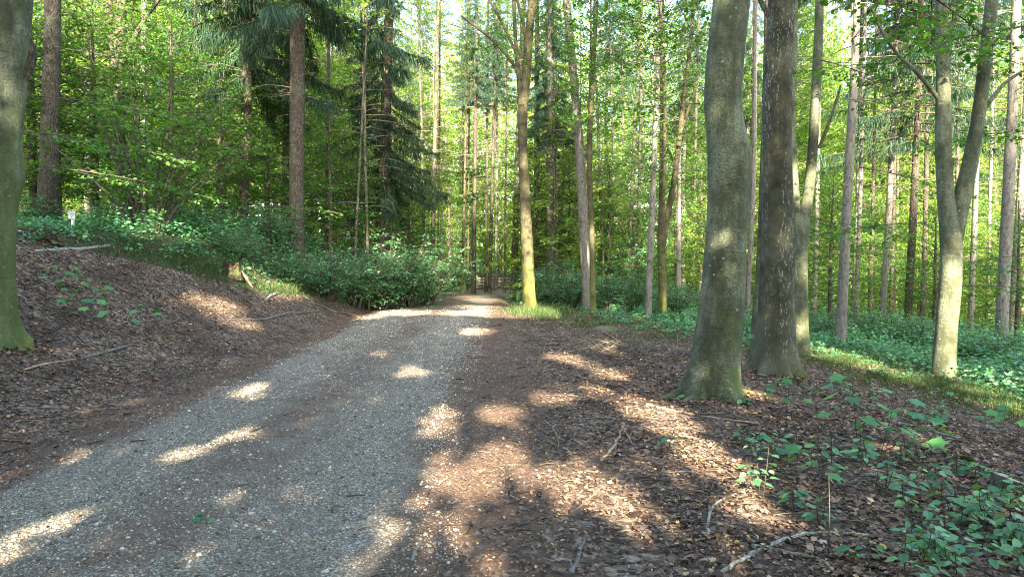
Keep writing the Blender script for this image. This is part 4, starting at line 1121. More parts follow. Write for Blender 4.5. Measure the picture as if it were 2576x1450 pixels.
# ------------------------------------------------------------------ unseen leaf canopy added behind and beside the camera, carved to throw dappled shade
patches = [  # u, v, radius in view px, share of light let through
 (1040, 935, 40, 1), (1015, 937, 24, 1), (1205, 832, 32, 1), (1185, 838, 22, 1), (1130, 968, 26, .5), (1255, 1035, 54, 1), (1382, 1000, 42, 1), (1490, 982, 44, .8), (1105, 1045, 42, .8), (1090, 1085, 40, .7), (1120, 1060, 30, .8),
 (1650, 1045, 70, 1), (1605, 1008, 42, .9), (1690, 1075, 50, 1), (1210, 1110, 90, .55), (1130, 1195, 80, 1), (1230, 1165, 85, .9), (1300, 1110, 50, .6), (1180, 1215, 70, 1), (1420, 1225, 85, 1), (1530, 1255, 85, 1), (1480, 1170, 60, .8), (1560, 1150, 50, .5),
 (1650, 1160, 60, .6), (1740, 1115, 60, .8), (1790, 1150, 60, 1), (1835, 1185, 55, 1), (1875, 1230, 50, 1), (1912, 1275, 45, 1), (1945, 1315, 34, 1), (1680, 1200, 60, .4),
 (1050, 1290, 110, .35), (980, 1345, 90, .5), (1190, 1400, 100, .6), (1110, 1430, 80, .5), (1270, 1395, 60, .5),
 (560, 1108, 48, 1), (500, 1135, 42, 1), (610, 1098, 36, .8), (440, 1155, 36, .5), (615, 985, 40, .8), (650, 972, 24, .8), (790, 1035, 36, .7), (870, 1010, 26, .5), (60, 1365, 70, .9), (120, 1330, 55, .9), (10, 1400, 70, .9), (340, 1340, 60, .4), (390, 1325, 30, .6), (250, 1300, 40, .3),
 (990, 786, 34, 1), (1040, 788, 34, 1), (1090, 786, 30, .8), (1150, 788, 30, 1), (1200, 787, 40, 1), (1250, 789, 46, 1), (1300, 790, 46, 1), (1345, 790, 45, 1), (1385, 795, 25, 1), (1180, 772, 30, .7), (1240, 775, 36, .9), (930, 797, 26, 1), (960, 885, 26, .5), (1000, 760, 30, .8), (1100, 758, 30, .8), (1230, 757, 40, .8), (1180, 750, 40, .8),
 (1400, 898, 34, .8), (1440, 908, 26, .7), (1480, 918, 32, .9), (1520, 940, 36, .9), (1560, 945, 20, .8), (1525, 880, 26, .9), (1400, 875, 20, .5), (1300, 850, 20, .4),
 (540, 765, 40, .8), (575, 772, 25, .7), (605, 812, 26, .8), (625, 820, 14, 1), (430, 597, 50, .9), (370, 592, 25, .9), (560, 600, 30, .5), (598, 672, 24, 1), (620, 700, 16, 1), (680, 722, 40, 1), (720, 728, 28, 1),
 (2090, 885, 45, 1), (2140, 905, 55, 1), (2200, 925, 50, .9), (2060, 900, 30, .9), (2260, 950, 40, .6), (2430, 965, 45, .9), (2490, 995, 50, 1), (2550, 1030, 45, 1), (1885, 985, 30, 1), (1835, 975, 20, .7), (2330, 1115, 22, .9), (2250, 1030, 20, .5), (2400, 1140, 20, .5), (2160, 1060, 14, .6),
 (1945, 905, 22, 1), (1935, 880, 16, 1)]
tubes = []
for (u, v, r_, k) in patches:
    p = G(u, v); dd = p[1]
    if k < .6 and u > 1000: continue
    if road_l(dd) - .2 < p[0] < road_r(dd) - .15 and dd < 16: r_ *= .68; k = min(k, .85)
    elif dd < 12: r_ *= .88
    tubes.append((p, r_ * dd / FPX + .0035 * dd, k))
def tp(u, v, Y, r_, k=1):
    tubes.append((at(u, v, Y), r_ * Y / FPX + .005 * Y, k))
for u, v, r_ in [(1332, 765, 16), (1331, 735, 15), (1329, 705, 14), (1327, 670, 13), (1326, 640, 12), (1324, 600, 9), (1322, 520, 8), (1311, 322, 7), (1318, 465, 7), (1335, 20, 10), (1330, 60, 8)]: tp(u, v, 24.3, r_)
for u, v, r_ in [(2388, 945, 14), (2372, 905, 9), (2390, 868, 8), (2378, 800, 8), (2392, 765, 9), (2375, 255, 14), (2372, 225, 12), (2405, 640, 10)]: tp(u, v, 12, r_)
for u, v, r_ in [(1457, 345, 9), (1453, 318, 9), (1452, 290, 7), (1476, 655, 9), (1475, 640, 8), (1430, 60, 8)]: tp(u, v, 24, r_)
for u, v, r_ in [(2000, 480, 10), (2000, 455, 10), (1997, 430, 8), (2033, 500, 9), (2037, 470, 9), (2038, 440, 8), (2048, 300, 9), (2050, 270, 8), (2020, 700, 10), (2015, 820, 9)]: tp(u, v, 13.5, r_)
for u, v, r_ in [(361, 420, 10), (361, 390, 9), (361, 360, 8), (361, 330, 7)]: tp(u, v, 30, r_)
for u, v, r_ in [(617, 320, 8), (618, 240, 9), (620, 200, 8), (748, 180, 7), (750, 290, 6)]: tp(u, v, 23, r_)
for u, v, r_ in [(1650, 420, 9), (1633, 620, 8), (1630, 770, 8), (2122, 620, 10), (2118, 700, 9), (2135, 420, 9), (2150, 160, 10), (2145, 250, 9)]: tp(u, v, 20, r_)
rg = np.array([math.cos(SUN_AZ), math.sin(SUN_AZ), 0])
upv = np.cross(rg, SUN); upv = upv if upv[2] > 0 else -upv
def sunco(p): return p @ rg, p @ upv
TA = np.array([p @ rg for p, _, _ in tubes]); TB = np.array([p @ upv for p, _, _ in tubes]); TR = np.array([r_ for _, r_, _ in tubes]); TK = np.array([k for _, _, k in tubes])
def carve(a_, b_, seed):
    """True where a leaf may stay"""
    keep = np.ones(len(a_), bool)
    for i in range(len(TA)):
        d2 = (a_ - TA[i]) ** 2 + (b_ - TB[i]) ** 2
        ins = d2 < (TR[i] * 1.1 + .05) ** 2
        keep &= ~(ins & (R.random(len(a_)) < TK[i] ** .5))
    return keep
b = Bag()
n = 500000
a_ = -26 + 56 * R.random(n); b_ = -2.5 + 22 * R.random(n)
den = np.where((a_ > -7) & (a_ < 5.5), np.interp(b_, [-3, 15.5, 18, 19.5], [1, 1, .8, .0]), np.interp(b_, [-3, 13, 15, 17], [1, 1, .7, .0]))
den *= np.where(a_ > 5.5, np.interp(b_, [-3, 11, 12.5, 14.5], [1, .95, .5, .0]), 1)
den *= np.where(a_ < -9, np.interp(b_, [-3, 13, 15, 16.5], [1, 1, .6, .0]), 1)
holes = n2(a_, b_, 2.6, 5) + .6 * n2(a_, b_, 6.0, 1)
hk = np.where(b_ > 7.0, np.interp(b_, [7, 10, 14, 17], [1.0, .75, .6, .45]), 2.0)
keep = (R.random(n) < den) & (holes < hk * 1.1)
a_, b_ = a_[keep], b_[keep]
k2 = carve(a_, b_, 0); a_, b_ = a_[k2], b_[k2]; n = len(a_)
# place along the sun ray: distance behind the camera plane, bunched around the stem centres
ctr = np.array([(random.uniform(-28, 34), random.uniform(-17, -3)) for _ in range(46)])
best = np.full(n, 1e9); pos = np.zeros((n, 3))
for q in range(5):
    yb = -3.0 - (3.5 + 9 * np.clip((b_ - 2) / 12, 0, 1)) * R.random(n)
    # point = a*rg + b*upv + s*SUN with y == yb
    s_ = (yb - a_ * rg[1] - b_ * upv[1]) / SUN[1]
    p = a_[:, None] * rg + b_[:, None] * upv + s_[:, None] * SUN
    dmin = np.min((p[:, None, 0] - ctr[None, :, 0]) ** 2 + (p[:, None, 1] - ctr[None, :, 1]) ** 2, axis=1) if n < 1 else None
    dm = np.full(n, 1e9)
    for cx, cyy in ctr: dm = np.minimum(dm, (p[:, 0] - cx) ** 2 + (p[:, 1] - cyy) ** 2)
    dm = dm + np.where(p[:, 2] < height(p[:, 0], p[:, 1]) + .3, 1e6, 0)
    bt = dm < best; pos[bt] = p[bt]; best = np.minimum(best, dm)
ok = (pos[:, 2] > height(pos[:, 0], pos[:, 1]) + .2); pos = pos[ok]; n = len(pos)
b.leaves(DIA, pos, rdir(n), SUN[None] + R.normal(0, .5, (n, 3)), .26 * (.6 + .6 * R.random(n)), 1, rnd=np.clip(R.normal(.45, .2, n), 0, 1), wid=.26)
n = 26000  # more unseen leaves, added on the left to block sky light from that side
sx = -9.5 - 9 * R.random(n); sy = -6 + 13 * R.random(n); sz_ = 2.5 + 11 * R.random(n)
kk = (n2(sx, sz_ + sy, .9, 2) > -.3) & ~((sy > 2) & (np.abs(sx) < sy * 1.05 + 2)); sx, sy, sz_ = sx[kk], sy[kk], sz_[kk]
sp_ = np.stack([sx, sy, sz_ + height(sx, sy)], -1); kc = carve(sp_ @ rg, sp_ @ upv, 0); sp_ = sp_[kc]; n = len(sp_)
b.leaves(DIA, sp_, rdir(n), rdir(n) + [0, 0, .5], .28 * (.6 + .6 * R.random(n)), 1, rnd=np.clip(R.normal(.45, .2, n), 0, 1), wid=.28)
for cx, cyy in list(ctr[:26]) + [(-12, 1), (-15, -3), (-11, -5)]:
    ta = cx * rg[0]
    if np.min(np.abs(TA - ta) - TR) < .12 and abs(cx) < 14: continue
    zz_ = float(height(cx, cyy)); b.tube([[cx, cyy, zz_ - .3], [cx + .1, cyy, zz_ + 8], [cx, cyy, zz_ + 18]], [.16, .12, .03], 8, 0)
tag(b.build('unseen_shade_canopy', [M['beech'], M['beech_leaf']], smooth_f=False), 'unseen leafy canopy added behind the viewer, carved to throw dappled shade on the road', 'woodland', kind='stuff')

# ------------------------------------------------------------------ foreground branches hanging into the top of the view
def hanging(name, u, v, Y, dv, L, n, label, leaf=.075, spread=.5):
    p = at(u, v, Y)
    b = Bag()
    dv = unit(np.array(dv, float)); tt = np.linspace(0, 1, 6)
    P = p + dv * (tt * L)[:, None]; P[:, 2] -= .12 * L * tt ** 2
    b.tube(P - p, .012 * (1 - .8 * tt), 6, 0)
    for i in range(n):
        s_ = .1 + .9 * i / n
        q = np.array([np.interp(s_, tt, P[:, j]) for j in range(3)]) - p
        sd = unit(np.cross(dv, [0, 0, 1.])) * (1 if i % 2 else -1)
        spray(b, q, dv * .6 + sd * spread + [0, 0, R.normal(-.1, .1)], L * .38 * (1.1 - .6 * s_), .005, leaf, step=.05, tmpl=OVAL, tilt=.45, dens=1.0)
    o = b.build(name, [M['twig'], M['beech_leaf']], loc=p)
    tag(o, label, 'branch')
    return o
hanging('beech_branch', 2010, -60, 7.5, (.9, .1, -.12), 1.7, 9, 'leafy beech branch hanging in front of the dark lichen flecked beech')
hanging('beech_branch', 2260, -60, 6.5, (.8, .3, -.22), 1.5, 9, 'big leaved beech branch hanging left of the low forking beech')
hanging('beech_branch', 2620, 60, 8.0, (-.9, .2, -.05), 1.4, 8, 'leafy branch reaching in from the edge over the forking beech')
hanging('beech_branch', 1560, -120, 12, (-.2, .9, -.25), 2.4, 9, 'leafy branch over the leaning spruce', leaf=.09)
hanging('beech_branch', 1640, -110, 11, (.5, .9, -.1), 3.2, 12, 'dark green branch hanging left of the largest beech', leaf=.09)
hanging('beech_branch', 1060, -70, 10, (-.6, .5, -.05), 1.8, 8, 'leafy branch tip over the thick straight spruce', leaf=.08)
hanging('beech_branch', 60, 330, 11.5, (.9, .2, -.05), 2.6, 12, 'dark leafy branch spreading right from the edge beech', leaf=.085)
hanging('beech_branch', 75, 240, 13, (.9, .35, .0), 3.6, 14, 'long dark leafy branch crossing the black spruce', leaf=.085)
hanging('beech_branch', 120, 420, 13.5, (.9, .25, -.06), 3.0, 12, 'low dark leafy branch over the hazel bush', leaf=.085)
hanging('beech_branch', 2160, 420, 15, (.95, .1, -.12), 2.8, 11, 'level sprays of leaves right of the forked beech', leaf=.085)
hanging('beech_branch', 2600, 640, 15, (-.9, .1, -.05), 2.6, 10, 'level green spray reaching in right of the low forking beech', leaf=.085)
hanging('beech_branch', 1250, 480, 30, (-.9, .1, -.1), 3.2, 12, 'dark spray reaching left from the mossy maple over the road', leaf=.13)
hanging('beech_branch', 1250, 420, 29, (-.8, .2, -.05), 2.6, 10, 'upper dark spray reaching left from the mossy maple', leaf=.13)
hanging('beech_branch', 640, 520, 15, (.9, .1, .05), 1.8, 8, 'blue green level spray in front of the thick spruce', leaf=.08)

for u, v, Y_, dv, L_, n_, lb in [
 (2060, 560, 16, (.9, .2, 0), 2.6, 11, 'level leafy spray between forked beech and scarred spruce at mid height'),
 (2330, 560, 14.5, (-.9, .2, .0), 2.4, 10, 'leafy spray reaching left from the fork of the low forking beech'),
 (2420, 720, 15, (.9, .1, .05), 2.4, 10, 'low leafy spray right of the low forking beech stem'),
 (2400, 330, 13.5, (.9, .2, .1), 2.2, 10, 'leafy spray right of the upper fork of the low forking beech'),
 (2340, 160, 12.5, (-.9, .2, .1), 2.4, 10, 'leafy spray high left of the low forking beech'),
 (2580, 330, 14, (-.9, .2, .0), 2.0, 9, 'leafy spray at the photo edge above the sturdy spruce'),
 (1760, 260, 15, (-.9, .3, .05), 2.8, 12, 'leafy spray reaching left behind the largest beech'),
 (1600, 330, 20, (.9, .2, .05), 3.0, 12, 'leafy spray in front of the slim pale stem'),
 (1560, 640, 22, (.9, .1, .0), 2.6, 10, 'low dark spray across the foot of the olive forked tree'),
 (2130, 250, 17, (.9, .2, .1), 2.4, 10, 'leafy spray high right of the scarred spruce')]:
    hanging('beech_branch', u, v, Y_, dv, L_, n_, lb, leaf=.09)
for u, v, Y_, dv, L_, n_, lb in [(2120, -40, 10, (.8, .3, -.15), 2.0, 11, 'leafy branch across the top of the scarred spruce'), (2290, 60, 11, (.8, .3, -.1), 2.0, 11, 'leafy branch left of the upper low forking beech limb'),
 (2560, -30, 9, (-.8, .3, -.15), 1.8, 11, 'leafy branch in the top corner over the forking beech'), (2440, 120, 11.5, (.8, .2, -.1), 1.8, 10, 'leafy spray between the two upper limbs of the forking beech'),
 (1540, 40, 15, (.9, .2, -.1), 3.0, 13, 'leafy branch above the crooked clasping stem'), (1700, 130, 16, (-.9, .2, -.1), 2.6, 12, 'leafy branch above the olive forked tree'), (1130, 60, 20, (.8, .3, -.15), 3.2, 13, 'leafy branch over the road at the top'),
 (2060, 150, 12.5, (.8, .2, -.1), 1.8, 10, 'leafy spray in front of the tall forked beech limb')]:
    hanging('beech_branch', u, v, Y_, dv, L_, n_, lb, leaf=.085)

# ------------------------------------------------------------------ fallen branches, logs, stumps
def fallen(name, pts, label, mat='deadwood', cat='branch', sides=8, lift=.3, forks=(), cap=True, group=None, flat=1.0):
    allp = []
    for (u, v, w_) in pts:
        p = G(u, v); r_ = .8 * w_ * p[1] / FPX / 2; p[2] = float(surf(p[0], p[1])) + r_ * lift * .5 + .003; allp.append((p, r_))
    P = np.array([a_[0] for a_ in allp]); r_ = np.array([a_[1] for a_ in allp])
    base = P[0].copy()
    P2, r2 = resample(P, r_, .06)
    k_ = len(P2); P2[1:-1, :2] += R.normal(0, .006, (k_ - 2, 2)); P2[1:-1, 2] += np.abs(R.normal(0, .004, k_ - 2)); r2 = r2 * (1 + .12 * R.normal(0, 1, k_).clip(-1, 1.5))
    b = Bag(); b.tube(P2 - base, r2, sides, 0, disp=trunk_disp(.07, 0, R.random() * 6, 0), cap=cap)
    o = b.build(name, [M[mat]], loc=base); tag(o, label, cat, group)
    for fp in forks:
        Q = []; rr = []
        for (u, v, w_) in fp:
            p = G(u, v); rr.append(w_ * p[1] / FPX / 2); p[2] = float(surf(p[0], p[1])) + rr[-1] * .5 + .01; Q.append(p)
        Q, rr = resample(np.array(Q), np.array(rr), .06)
        b = Bag(); b.tube(Q - base, rr, 6, 0); b.build('side_branch', [M[mat]], o)
    return o
fallen('fallen_branch', [(1795, 1450, 16), (1850, 1420, 16), (1900, 1393, 15), (1960, 1365, 14), (2020, 1346, 13), (2070, 1340, 12), (2130, 1345, 10), (2200, 1350, 8), (2290, 1362, 7)], 'long curved fallen branch speckled with white lichen in the lower right', 'lichen')
fallen('fallen_branch', [(1748, 1362, 11), (1785, 1358, 11), (1779, 1328, 10), (1786, 1290, 10), (1800, 1265, 8), (1850, 1242, 6)], 'bent grey stick hooked like a boomerang below the sunlit arc', 'lichen')
fallen('fallen_branch', [(1440, 1450, 17), (1447, 1415, 17), (1458, 1385, 14), (1470, 1355, 10)], 'short thick grey stick at the bottom of the view', 'greywood')
fallen('fallen_branch', [(1512, 1160, 9), (1545, 1122, 9), (1566, 1080, 8), (1577, 1040, 7), (1574, 985, 5)], 'crooked pale stick lying upright in the view between two sun patches', 'palewood', forks=[[(1566, 1080, 5), (1580, 1100, 4), (1590, 1120, 3)]])
fallen('fallen_branch', [(1625, 1018, 8), (1690, 1034, 9), (1780, 1052, 8), (1910, 1066, 6)], 'straight light stick in front of the largest beech', 'palewood')
fallen('fallen_branch', [(1370, 1058, 5), (1392, 1080, 5), (1403, 1105, 4), (1405, 1135, 3)], 'thin curved dark twig right of the round sun patch', 'deadwood')
fallen('wood_plank', [(1890, 1372, 12), (1990, 1396, 16), (2060, 1410, 15), (2115, 1424, 7)], 'flat weathered grey splinter of wood under the lichen branch', 'greywood', cat='wood')
fallen('fallen_branch', [(546, 806, 5), (600, 807, 6), (668, 804, 7), (700, 795, 7), (726, 787, 7), (797, 785, 5)], 'long grey branch lying along the toe of the left bank', 'greywood')
fallen('fallen_branch', [(746, 743, 6), (784, 761, 6), (801, 785, 6)], 'dark branch slanting down the bank to the long grey branch', 'deadwood', forks=[[(788, 763, 5), (839, 785, 5), (870, 790, 4), (901, 797, 3)]])
fallen('fallen_log', [(85, 634, 10), (140, 630, 12), (200, 628, 12), (240, 625, 10), (275, 619, 8)], 'pale barkless log lying on top of the left bank below the sign', 'lichen', cat='log')
fallen('fallen_branch', [(60, 932, 7), (110, 918, 7), (190, 905, 5)], 'light brown stick on the dark soil at the left', 'palewood')
fallen('fallen_branch', [(200, 905, 8), (260, 888, 9), (330, 868, 7)], 'dark branch on the soil in front of the left bank', 'greywood')
fallen('fallen_branch', [(667, 757, 10), (680, 745, 10), (700, 737, 9)], 'short pale log end sticking out of the bank below the stump', 'lichen')
fallen('fallen_branch', [(1448, 1282, 5), (1495, 1245, 5), (1530, 1215, 4), (1556, 1196, 3)], 'thin straight twig across the lower sun patch', 'deadwood')
fallen('fallen_branch', [(2080, 1165, 9), (2150, 1190, 10), (2230, 1205, 9), (2300, 1245, 8)], 'dark fallen branch below the maple sapling', 'greywood')
fallen('fallen_branch', [(2400, 1165, 9), (2480, 1180, 9), (2575, 1205, 9)], 'pale fallen branch left of the cut stump', 'lichen')
fallen('fallen_branch', [(2080, 1395, 9), (2200, 1400, 9), (2290, 1415, 7)], 'tan stick just below the lichen branch tip', 'palewood')
fallen('fallen_branch', [(2310, 1350, 8), (2400, 1365, 8), (2500, 1378, 6)], 'pale curved stick among the corner brambles', 'lichen')
fallen('fallen_branch', [(1990, 1240, 8), (2070, 1275, 8), (2150, 1310, 7), (2230, 1335, 5)], 'brown branch slanting right behind the lichen branch', 'deadwood')
fallen('fallen_branch', [(1035, 1420, 14), (1045, 1392, 13), (1056, 1372, 11)], 'stubby grey bark piece at the right edge of the gravel', 'greywood', cat='wood')
fallen('fallen_branch', [(2240, 1060, 6), (2330, 1080, 7), (2410, 1105, 6)], 'pale stick behind the maple sapling', 'lichen')
fallen('fallen_branch', [(1730, 945, 5), (1640, 935, 5), (1560, 910, 4)], 'dry stick among brush left of the largest beech foot', 'deadwood')
fallen('fallen_branch', [(1470, 850, 5), (1560, 870, 6), (1650, 880, 5)], 'thin branch lying on the litter left of the largest beech', 'greywood')
# brush pile left of the beech
b = Bag(); p0 = G(1600, 885)
for i in range(170):
    a = R.random() * 6.28; L_ = R.uniform(.2, .8); c = p0 + [R.normal(0, .7), R.normal(0, .5), 0]; c[2] = float(height(c[0], c[1])) + R.uniform(.01, .22)
    dv = np.array([math.cos(a), math.sin(a), R.normal(0, .3)]) * L_ / 2
    b.tube(np.array([c - dv, c + [0, 0, R.normal(.02, .03)], c + dv]) - p0, [.006, .005, .002], 4, 0)
tag(b.build('brush_heap', [M['deadwood']], loc=p0), 'loose heap of dry twigs on the litter left of the largest beech', 'brush', kind='stuff')

def stump(name, u, v, wpx, hpx, label, jag=.0, mats=('rotten', 'cut'), tilt=.0):
    p = G(u, v); r_ = wpx * p[1] / FPX / 2; h = hpx * p[1] / FPX
    root = bpy.data.objects.new(name, None); C.objects.link(root); root.location = p; tag(root, label, 'stump')
    b = Bag(); k = 28; th = np.arange(k) * 2 * PI / k
    rings = []
    for f in np.linspace(0, 1, 9):
        rr = r_ * (1 + .5 * np.exp(-f * 3.5) * (.6 + .4 * np.cos(5 * th))) * (1 + .05 * np.sin(7 * th + f * 4))
        top = h * (1 + jag * (np.sin(3 * th + 1) * .5 + .4 * np.sin(8 * th) + .3 * np.sin(13 * th))) + tilt * r_ * np.cos(th)
        rings.append(np.stack([np.cos(th) * rr, np.sin(th) * rr, top * f - .1 * (1 - f)], -1))
    V = np.concatenate(rings); i = np.arange(8)[:, None] * k; j = np.arange(k)[None]; j2 = (j + 1) % k
    F = np.stack([i + j, i + j2, i + k + j2, i + k + j], -1).reshape(-1, 4)
    b.raw(V, F, 0, np.zeros(len(F))); b.build('bark', [M[mats[0]]], root)
    b = Bag(); top = rings[-1]; inn = top * [.55, .55, 1] - [0, 0, h * .25 * (jag > 0)]; c = top.mean(0) - [0, 0, h * .45 * (jag > 0)]
    V = np.vstack([top, inn, c[None]]); j = np.arange(k); j2 = (j + 1) % k
    b.raw(V, np.stack([j, j2, k + j2, k + j], -1), 0, np.zeros(k)); b.raw(V, np.stack([k + j, k + j2, np.full(k, 2 * k)], -1), 0, np.zeros(k))
    b.build('cut_face', [M[mats[1]]], root)
stump('rotten_stump', 582, 694, 40, 30, 'crumbling red brown tree stump on the left bank catching the sun', jag=.3, mats=('rotten', 'rotten'))
stump('cut_stump', 2545, 1245, 84, 40, 'mossy stump with a pale slanting cut near the photo edge', jag=0, mats=('mossrock', 'cut'), tilt=-.35)
# leaning stick on the stump
pA = at(603, 678, G(603, 705)[1]); pB = G(634, 722)
b = Bag(); b.tube([[0, 0, 0], (pB - pA) / 2 + [0, 0, .03], pB - pA], [.035, .035, .025], 7, 0, cap=True)
tag(b.build('leaning_branch', [M['palewood']], loc=pA), 'thick pale stick leaning from the rotten stump down the bank', 'branch')
# torn root chunk near the sign
p0 = G(140, 618); b = Bag()
for i in range(9):
    e = np.array([-.12 - .15 * R.random(), R.normal(0, .08), .12 + .28 * R.random()])
    s0 = np.array([.14 * R.random(), R.normal(0, .05), .0])
    b.tube([s0, (s0 + e) / 2 + R.normal(0, .03, 3), e], [.035, .024, .006], 7, 0)
tag(b.build('root_chunk', [M['rotten']], loc=p0), 'dark splintered piece of root standing behind the pale log', 'root')
# mossy boulder
def rock(u, v, wpx, hpx, label):
    p = G(u, v); r_ = wpx * p[1] / FPX / 2; h = hpx * p[1] / FPX
    k, m_ = 24, 10; th = np.linspace(0, 2 * PI, k, endpoint=False); V = []
    for f in np.linspace(0, 1, m_):
        ph = f * PI / 2
        rr = np.cos(ph) ** .7 * (1 + .12 * np.sin(3 * th + f * 3) + .08 * np.sin(7 * th))
        V.append(np.stack([np.cos(th) * rr * r_, np.sin(th) * rr * r_ * .7, np.full(k, math.sin(ph) * h - .05) + .03 * h * np.sin(5 * th)], -1))
    V = np.concatenate(V); i = np.arange(m_ - 1)[:, None] * k; j = np.arange(k)[None]; j2 = (j + 1) % k
    b = Bag(); F = np.stack([i + j, i + j2, i + k + j2, i + k + j], -1).reshape(-1, 4); b.raw(V, F, 0, np.zeros(len(F)))
    tag(b.build('mossy_rock', [M['mossrock']], loc=p), label, 'rock')
rock(1520, 832, 70, 18, 'low grey mossy rock at the edge of the litter right of the crooked stem')
rock(1448, 830, 26, 8, 'small mossy lump left of the low grey rock')

# log pile at the bend
p0 = G(1262, 731); p0[1] = 44; p0[2] = float(height(p0[0], 44)); p0[0] = at(1262, 725, 44)[0]
root = bpy.data.objects.new('log_pile', None); C.objects.link(root); root.location = p0; tag(root, 'stack of long dark logs with pale tops beyond the road bend', 'log pile')
for row in range(4):
    for q in range(5 - row):
        b = Bag(); yy = (q + row * .5) * .21; zz_ = .1 + row * .18
        b.tube([[-1.5 + R.normal(0, .1), yy, zz_], [0, yy, zz_ + .01], [1.5 + R.normal(0, .1), yy, zz_]], [.1, .095, .09], 10, 0, disp=trunk_disp(.03, 0, R.random() * 6, 0), cap=True)
        b.build('log', [M['greywood']], root)

# white sign
Ys = 14.6
pb = at(183.5, 585, Ys); x0 = pb[0]; zg = float(height(x0, Ys))
root = bpy.data.objects.new('white_sign', None); C.objects.link(root); root.location = (x0, Ys, zg); root.rotation_euler = (0, 0, rad(-8)); tag(root, 'small white notice board on a white post on the left bank', 'sign')
def boxm(x0_, x1, y0, y1, z0, z1):
    V = np.array([[x, y, z] for x in (x0_, x1) for y in (y0, y1) for z in (z0, z1)], float)
    return V, np.array([[0, 1, 3, 2], [4, 6, 7, 5], [0, 4, 5, 1], [2, 3, 7, 6], [0, 2, 6, 4], [1, 5, 7, 3]])
zt = at(185, 531, Ys)[2] - zg; zb_ = at(185, 550, Ys)[2] - zg
b = Bag(); b.raw(*boxm(-.022, .022, -.02, .02, -.3, zt - .03), 0, np.zeros(6)); b.build('post', [M['white']], root, smooth_f=False)
b = Bag(); b.raw(*boxm(-.07, .08, -.035, -.023, zb_, zt), 0, np.zeros(6)); b.build('board', [M['white']], root, smooth_f=False)
b = Bag()
for cx, cz, ww in ((.0, .72, .10), (.005, .45, .085), (.005, .28, .04)):
    zc = zb_ + (zt - zb_) * cz; q = -ww / 2
    while q < ww / 2:
        l_ = random.uniform(.006, .011); b.raw(*boxm(cx + q, cx + q + l_ * .75, -.0385, -.0352, zc - .006, zc + .006), 0, np.zeros(6)); q += l_
b.build('lettering', [M['ink']], root, smooth_f=False)

# ------------------------------------------------------------------ small plants
def leafy_plant(b, base, h, n, leaf, tmpl, spread=.6, lay=False):
    tipd = np.array([R.normal(0, .12), R.normal(0, .12), 1]) * h
    b.tube([[*base], base + tipd * .5 + R.normal(0, .01, 3), base + tipd], [.0035, .003, .002], 4, 0)
    for i in range(n):
        f = .3 + .7 * (i + .5) / n; a = i * 2.4 + R.normal(0, .3)
        p = base + tipd * f
        out_ = np.array([math.cos(a), math.sin(a), .25])
        L_ = leaf * spread * (1.3 - .6 * f)
        b.tube([p, p + out_ * L_], [.0015, .001], 3, 0)
        b.leaves(tmpl, [p + out_ * L_], np.array([[out_[0], out_[1], -.25 + R.normal(0, .15)]]), np.array([[R.normal(0, .25), R.normal(0, .25) - .25, 1.]]), leaf * (.4 + .9 * R.random()), 1)
def plant(name, u, v, h, n, leaf, tmpl, label, stems=1, spread=.6, rad_=.1, mat='maple_leaf', cat='plant', group=None):
    p = G(u, v); b = Bag()
    for s_ in range(stems):
        o = np.array([R.normal(0, rad_), R.normal(0, rad_), 0]) if stems > 1 else np.zeros(3)
        o[2] = float(height(p[0] + o[0], p[1] + o[1])) - p[2] - .01
        if stems > 1: b.tube([[0, 0, -.012], o / 2 + [0, 0, .004], o + [0, 0, .004]], .0025, 4, 0)
        leafy_plant(b, o, h * (.6 + .6 * R.random()) if stems > 1 else h, n, leaf, tmpl, spread)
    ob = b.build(name, [M['twig'], M[mat]], loc=p, smooth_f=False); tag(ob, label, cat, group); return ob
plant('maple_sapling', 2225, 1150, .62, 13, .135, MAPLE, 'tallest maple sapling with broad lobed leaves on the right slope', stems=3, spread=1.3, rad_=.13)
plant('maple_sapling', 2010, 1052, .36, 8, .125, MAPLE, 'maple sapling in front of the dark lichen flecked beech', stems=2, spread=1.2, rad_=.12)
plant('maple_sapling', 2500, 1110, .38, 8, .125, MAPLE, 'maple sapling above the cut stump', stems=3, spread=1.2, rad_=.2)
plant('maple_sapling', 2050, 1205, .22, 5, .125, MAPLE, 'low maple seedling with three broad leaves left of the tallest sapling', stems=2, spread=.9, rad_=.06)
plant('maple_sapling', 225, 790, .5, 12, .15, MAPLE, 'dark maple sapling spreading on the left bank leaf litter', stems=6, spread=1.5, rad_=.3)
plant('maple_sapling', 510, 1310, .05, 3, .08, MAPLE, 'tiny green maple seedling growing in the gravel road', spread=.5)
plant('maple_sapling', 1885, 905, .5, 9, .1, MAPLE, 'maple sapling between the feet of the two big beeches', stems=2, rad_=.06)
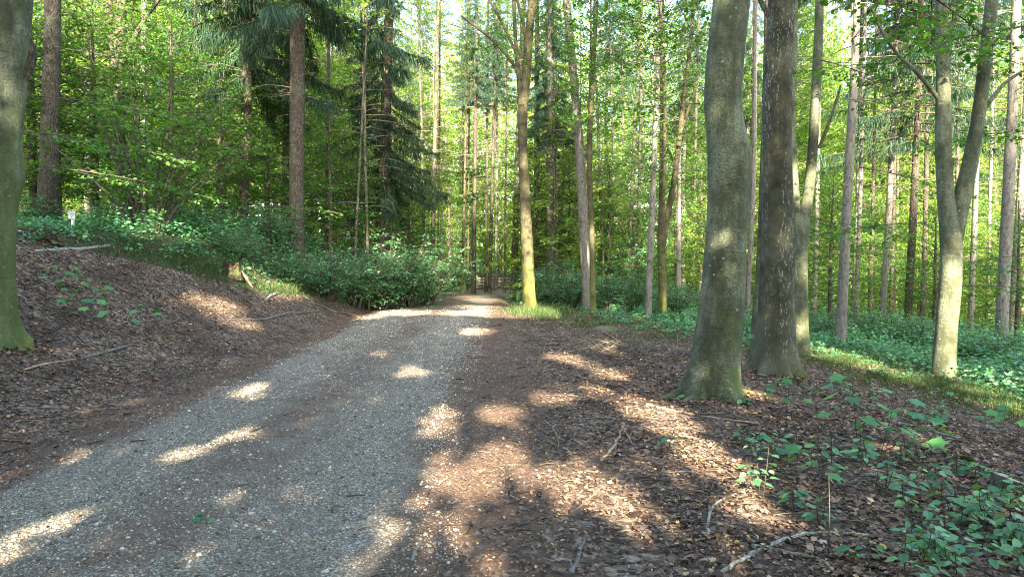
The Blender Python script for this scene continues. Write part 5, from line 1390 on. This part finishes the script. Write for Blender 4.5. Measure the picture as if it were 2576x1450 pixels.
pl = [(1960, 1170, 'green herb clump left of the low maple seedling', 6, .13, .26), (1915, 1245, 'yellow green herb just right of the sunlit arc', 3, .05, .26), (2100, 1165, 'herb clump between the low seedling and the tallest sapling', 6, .12, .25),
      (2010, 1290, 'round leaved herb above the curved lichen branch', 3, .07, .2), (2060, 1330, 'single herb touching the lichen branch bend', 2, .05, .16), (2190, 1240, 'herb group below the tallest maple sapling', 5, .1, .2),
      (2340, 1250, 'herb with drooping leaves midway to the cut stump', 3, .06, .26), (2370, 1330, 'round leaved herb above the corner brambles', 3, .07, .22), (2540, 1290, 'herb just below the cut stump', 3, .05, .2),
      (1680, 1140, 'small pointed seedling in the right sun patches', 1, .0, .16), (1870, 1120, 'small herb in front of the largest beech', 2, .05, .12), (2430, 1290, 'tiny herbs between stump and brambles', 4, .12, .14),
      (2150, 1420, 'dark green herb at the bottom below the tan stick', 2, .05, .16), (1860, 1020, 'small herbs at the moss of the largest beech foot', 3, .08, .1), (2270, 1170, 'herb right behind the tallest maple sapling', 3, .08, .2),
      (2320, 1060, 'small herb clump under the forking beech slope', 4, .15, .18), (2420, 1200, 'little herbs left of the cut stump', 4, .1, .14), (1740, 1000, 'tiny herbs left of the largest beech foot', 3, .1, .08),
      (2130, 1010, 'herb patch halfway between forked beech and forking beech', 5, .25, .16)]
for u, v, lb, st, rd, hh in pl:
    plant('herb', u, v, hh * 1.15, 7, .072, OVAL, lb, stems=st, spread=.5, rad_=rd, mat='herb_leaf')
# corner brambles
for u, v, lb in [(2350, 1400, 'bramble clump at the left end of the corner growth'), (2450, 1420, 'bramble clump in the middle of the corner growth'), (2540, 1400, 'bramble clump in the outermost corner'), (2480, 1340, 'bramble clump topmost of the corner growth'), (2570, 1320, 'bramble clump under the cut stump by the photo edge'), (2380, 1450, 'bramble clump lowest in the corner growth')]:
    plant('bramble', u, v, .2, 9, .066, OVAL, lb, stems=6, spread=.5, rad_=.13, mat='herb_leaf', cat='bramble')
# dry upright stalk
p = G(2083, 1402); b = Bag(); b.tube([[0, 0, -.02], [.003, 0, .25], [.004, .02, at(2084, 1195, p[1])[2] - p[2]]], [.004, .0035, .002], 5, 0)
tag(b.build('dry_stalk', [M['twig']], loc=p), 'single thin upright dry stalk crossing the lichen branch', 'stalk')
# moss cushions and small debris
for u, v, wpx, lb in [(2425, 1158, 46, 'dark green moss cushion left of the cut stump'), (1990, 962, 60, 'moss cushion at the foot of the dark lichen flecked beech')]:
    p = G(u, v); b = Bag(); n = 900; r_ = wpx * p[1] / FPX / 2
    q = R.normal(0, .45, (n, 2)) * r_; hh = np.exp(-(q ** 2).sum(1) / r_ ** 2) * r_ * .35
    c = np.stack([q[:, 0], q[:, 1] * .8, hh], -1); b.leaves(DIA, c, rdir(n) + [0, 0, .8], rdir(n), .014, 0, rnd=R.random(n) * .5)
    tag(b.build('moss_cushion', [M['grass_blade']], loc=p, smooth_f=False), lb, 'moss')
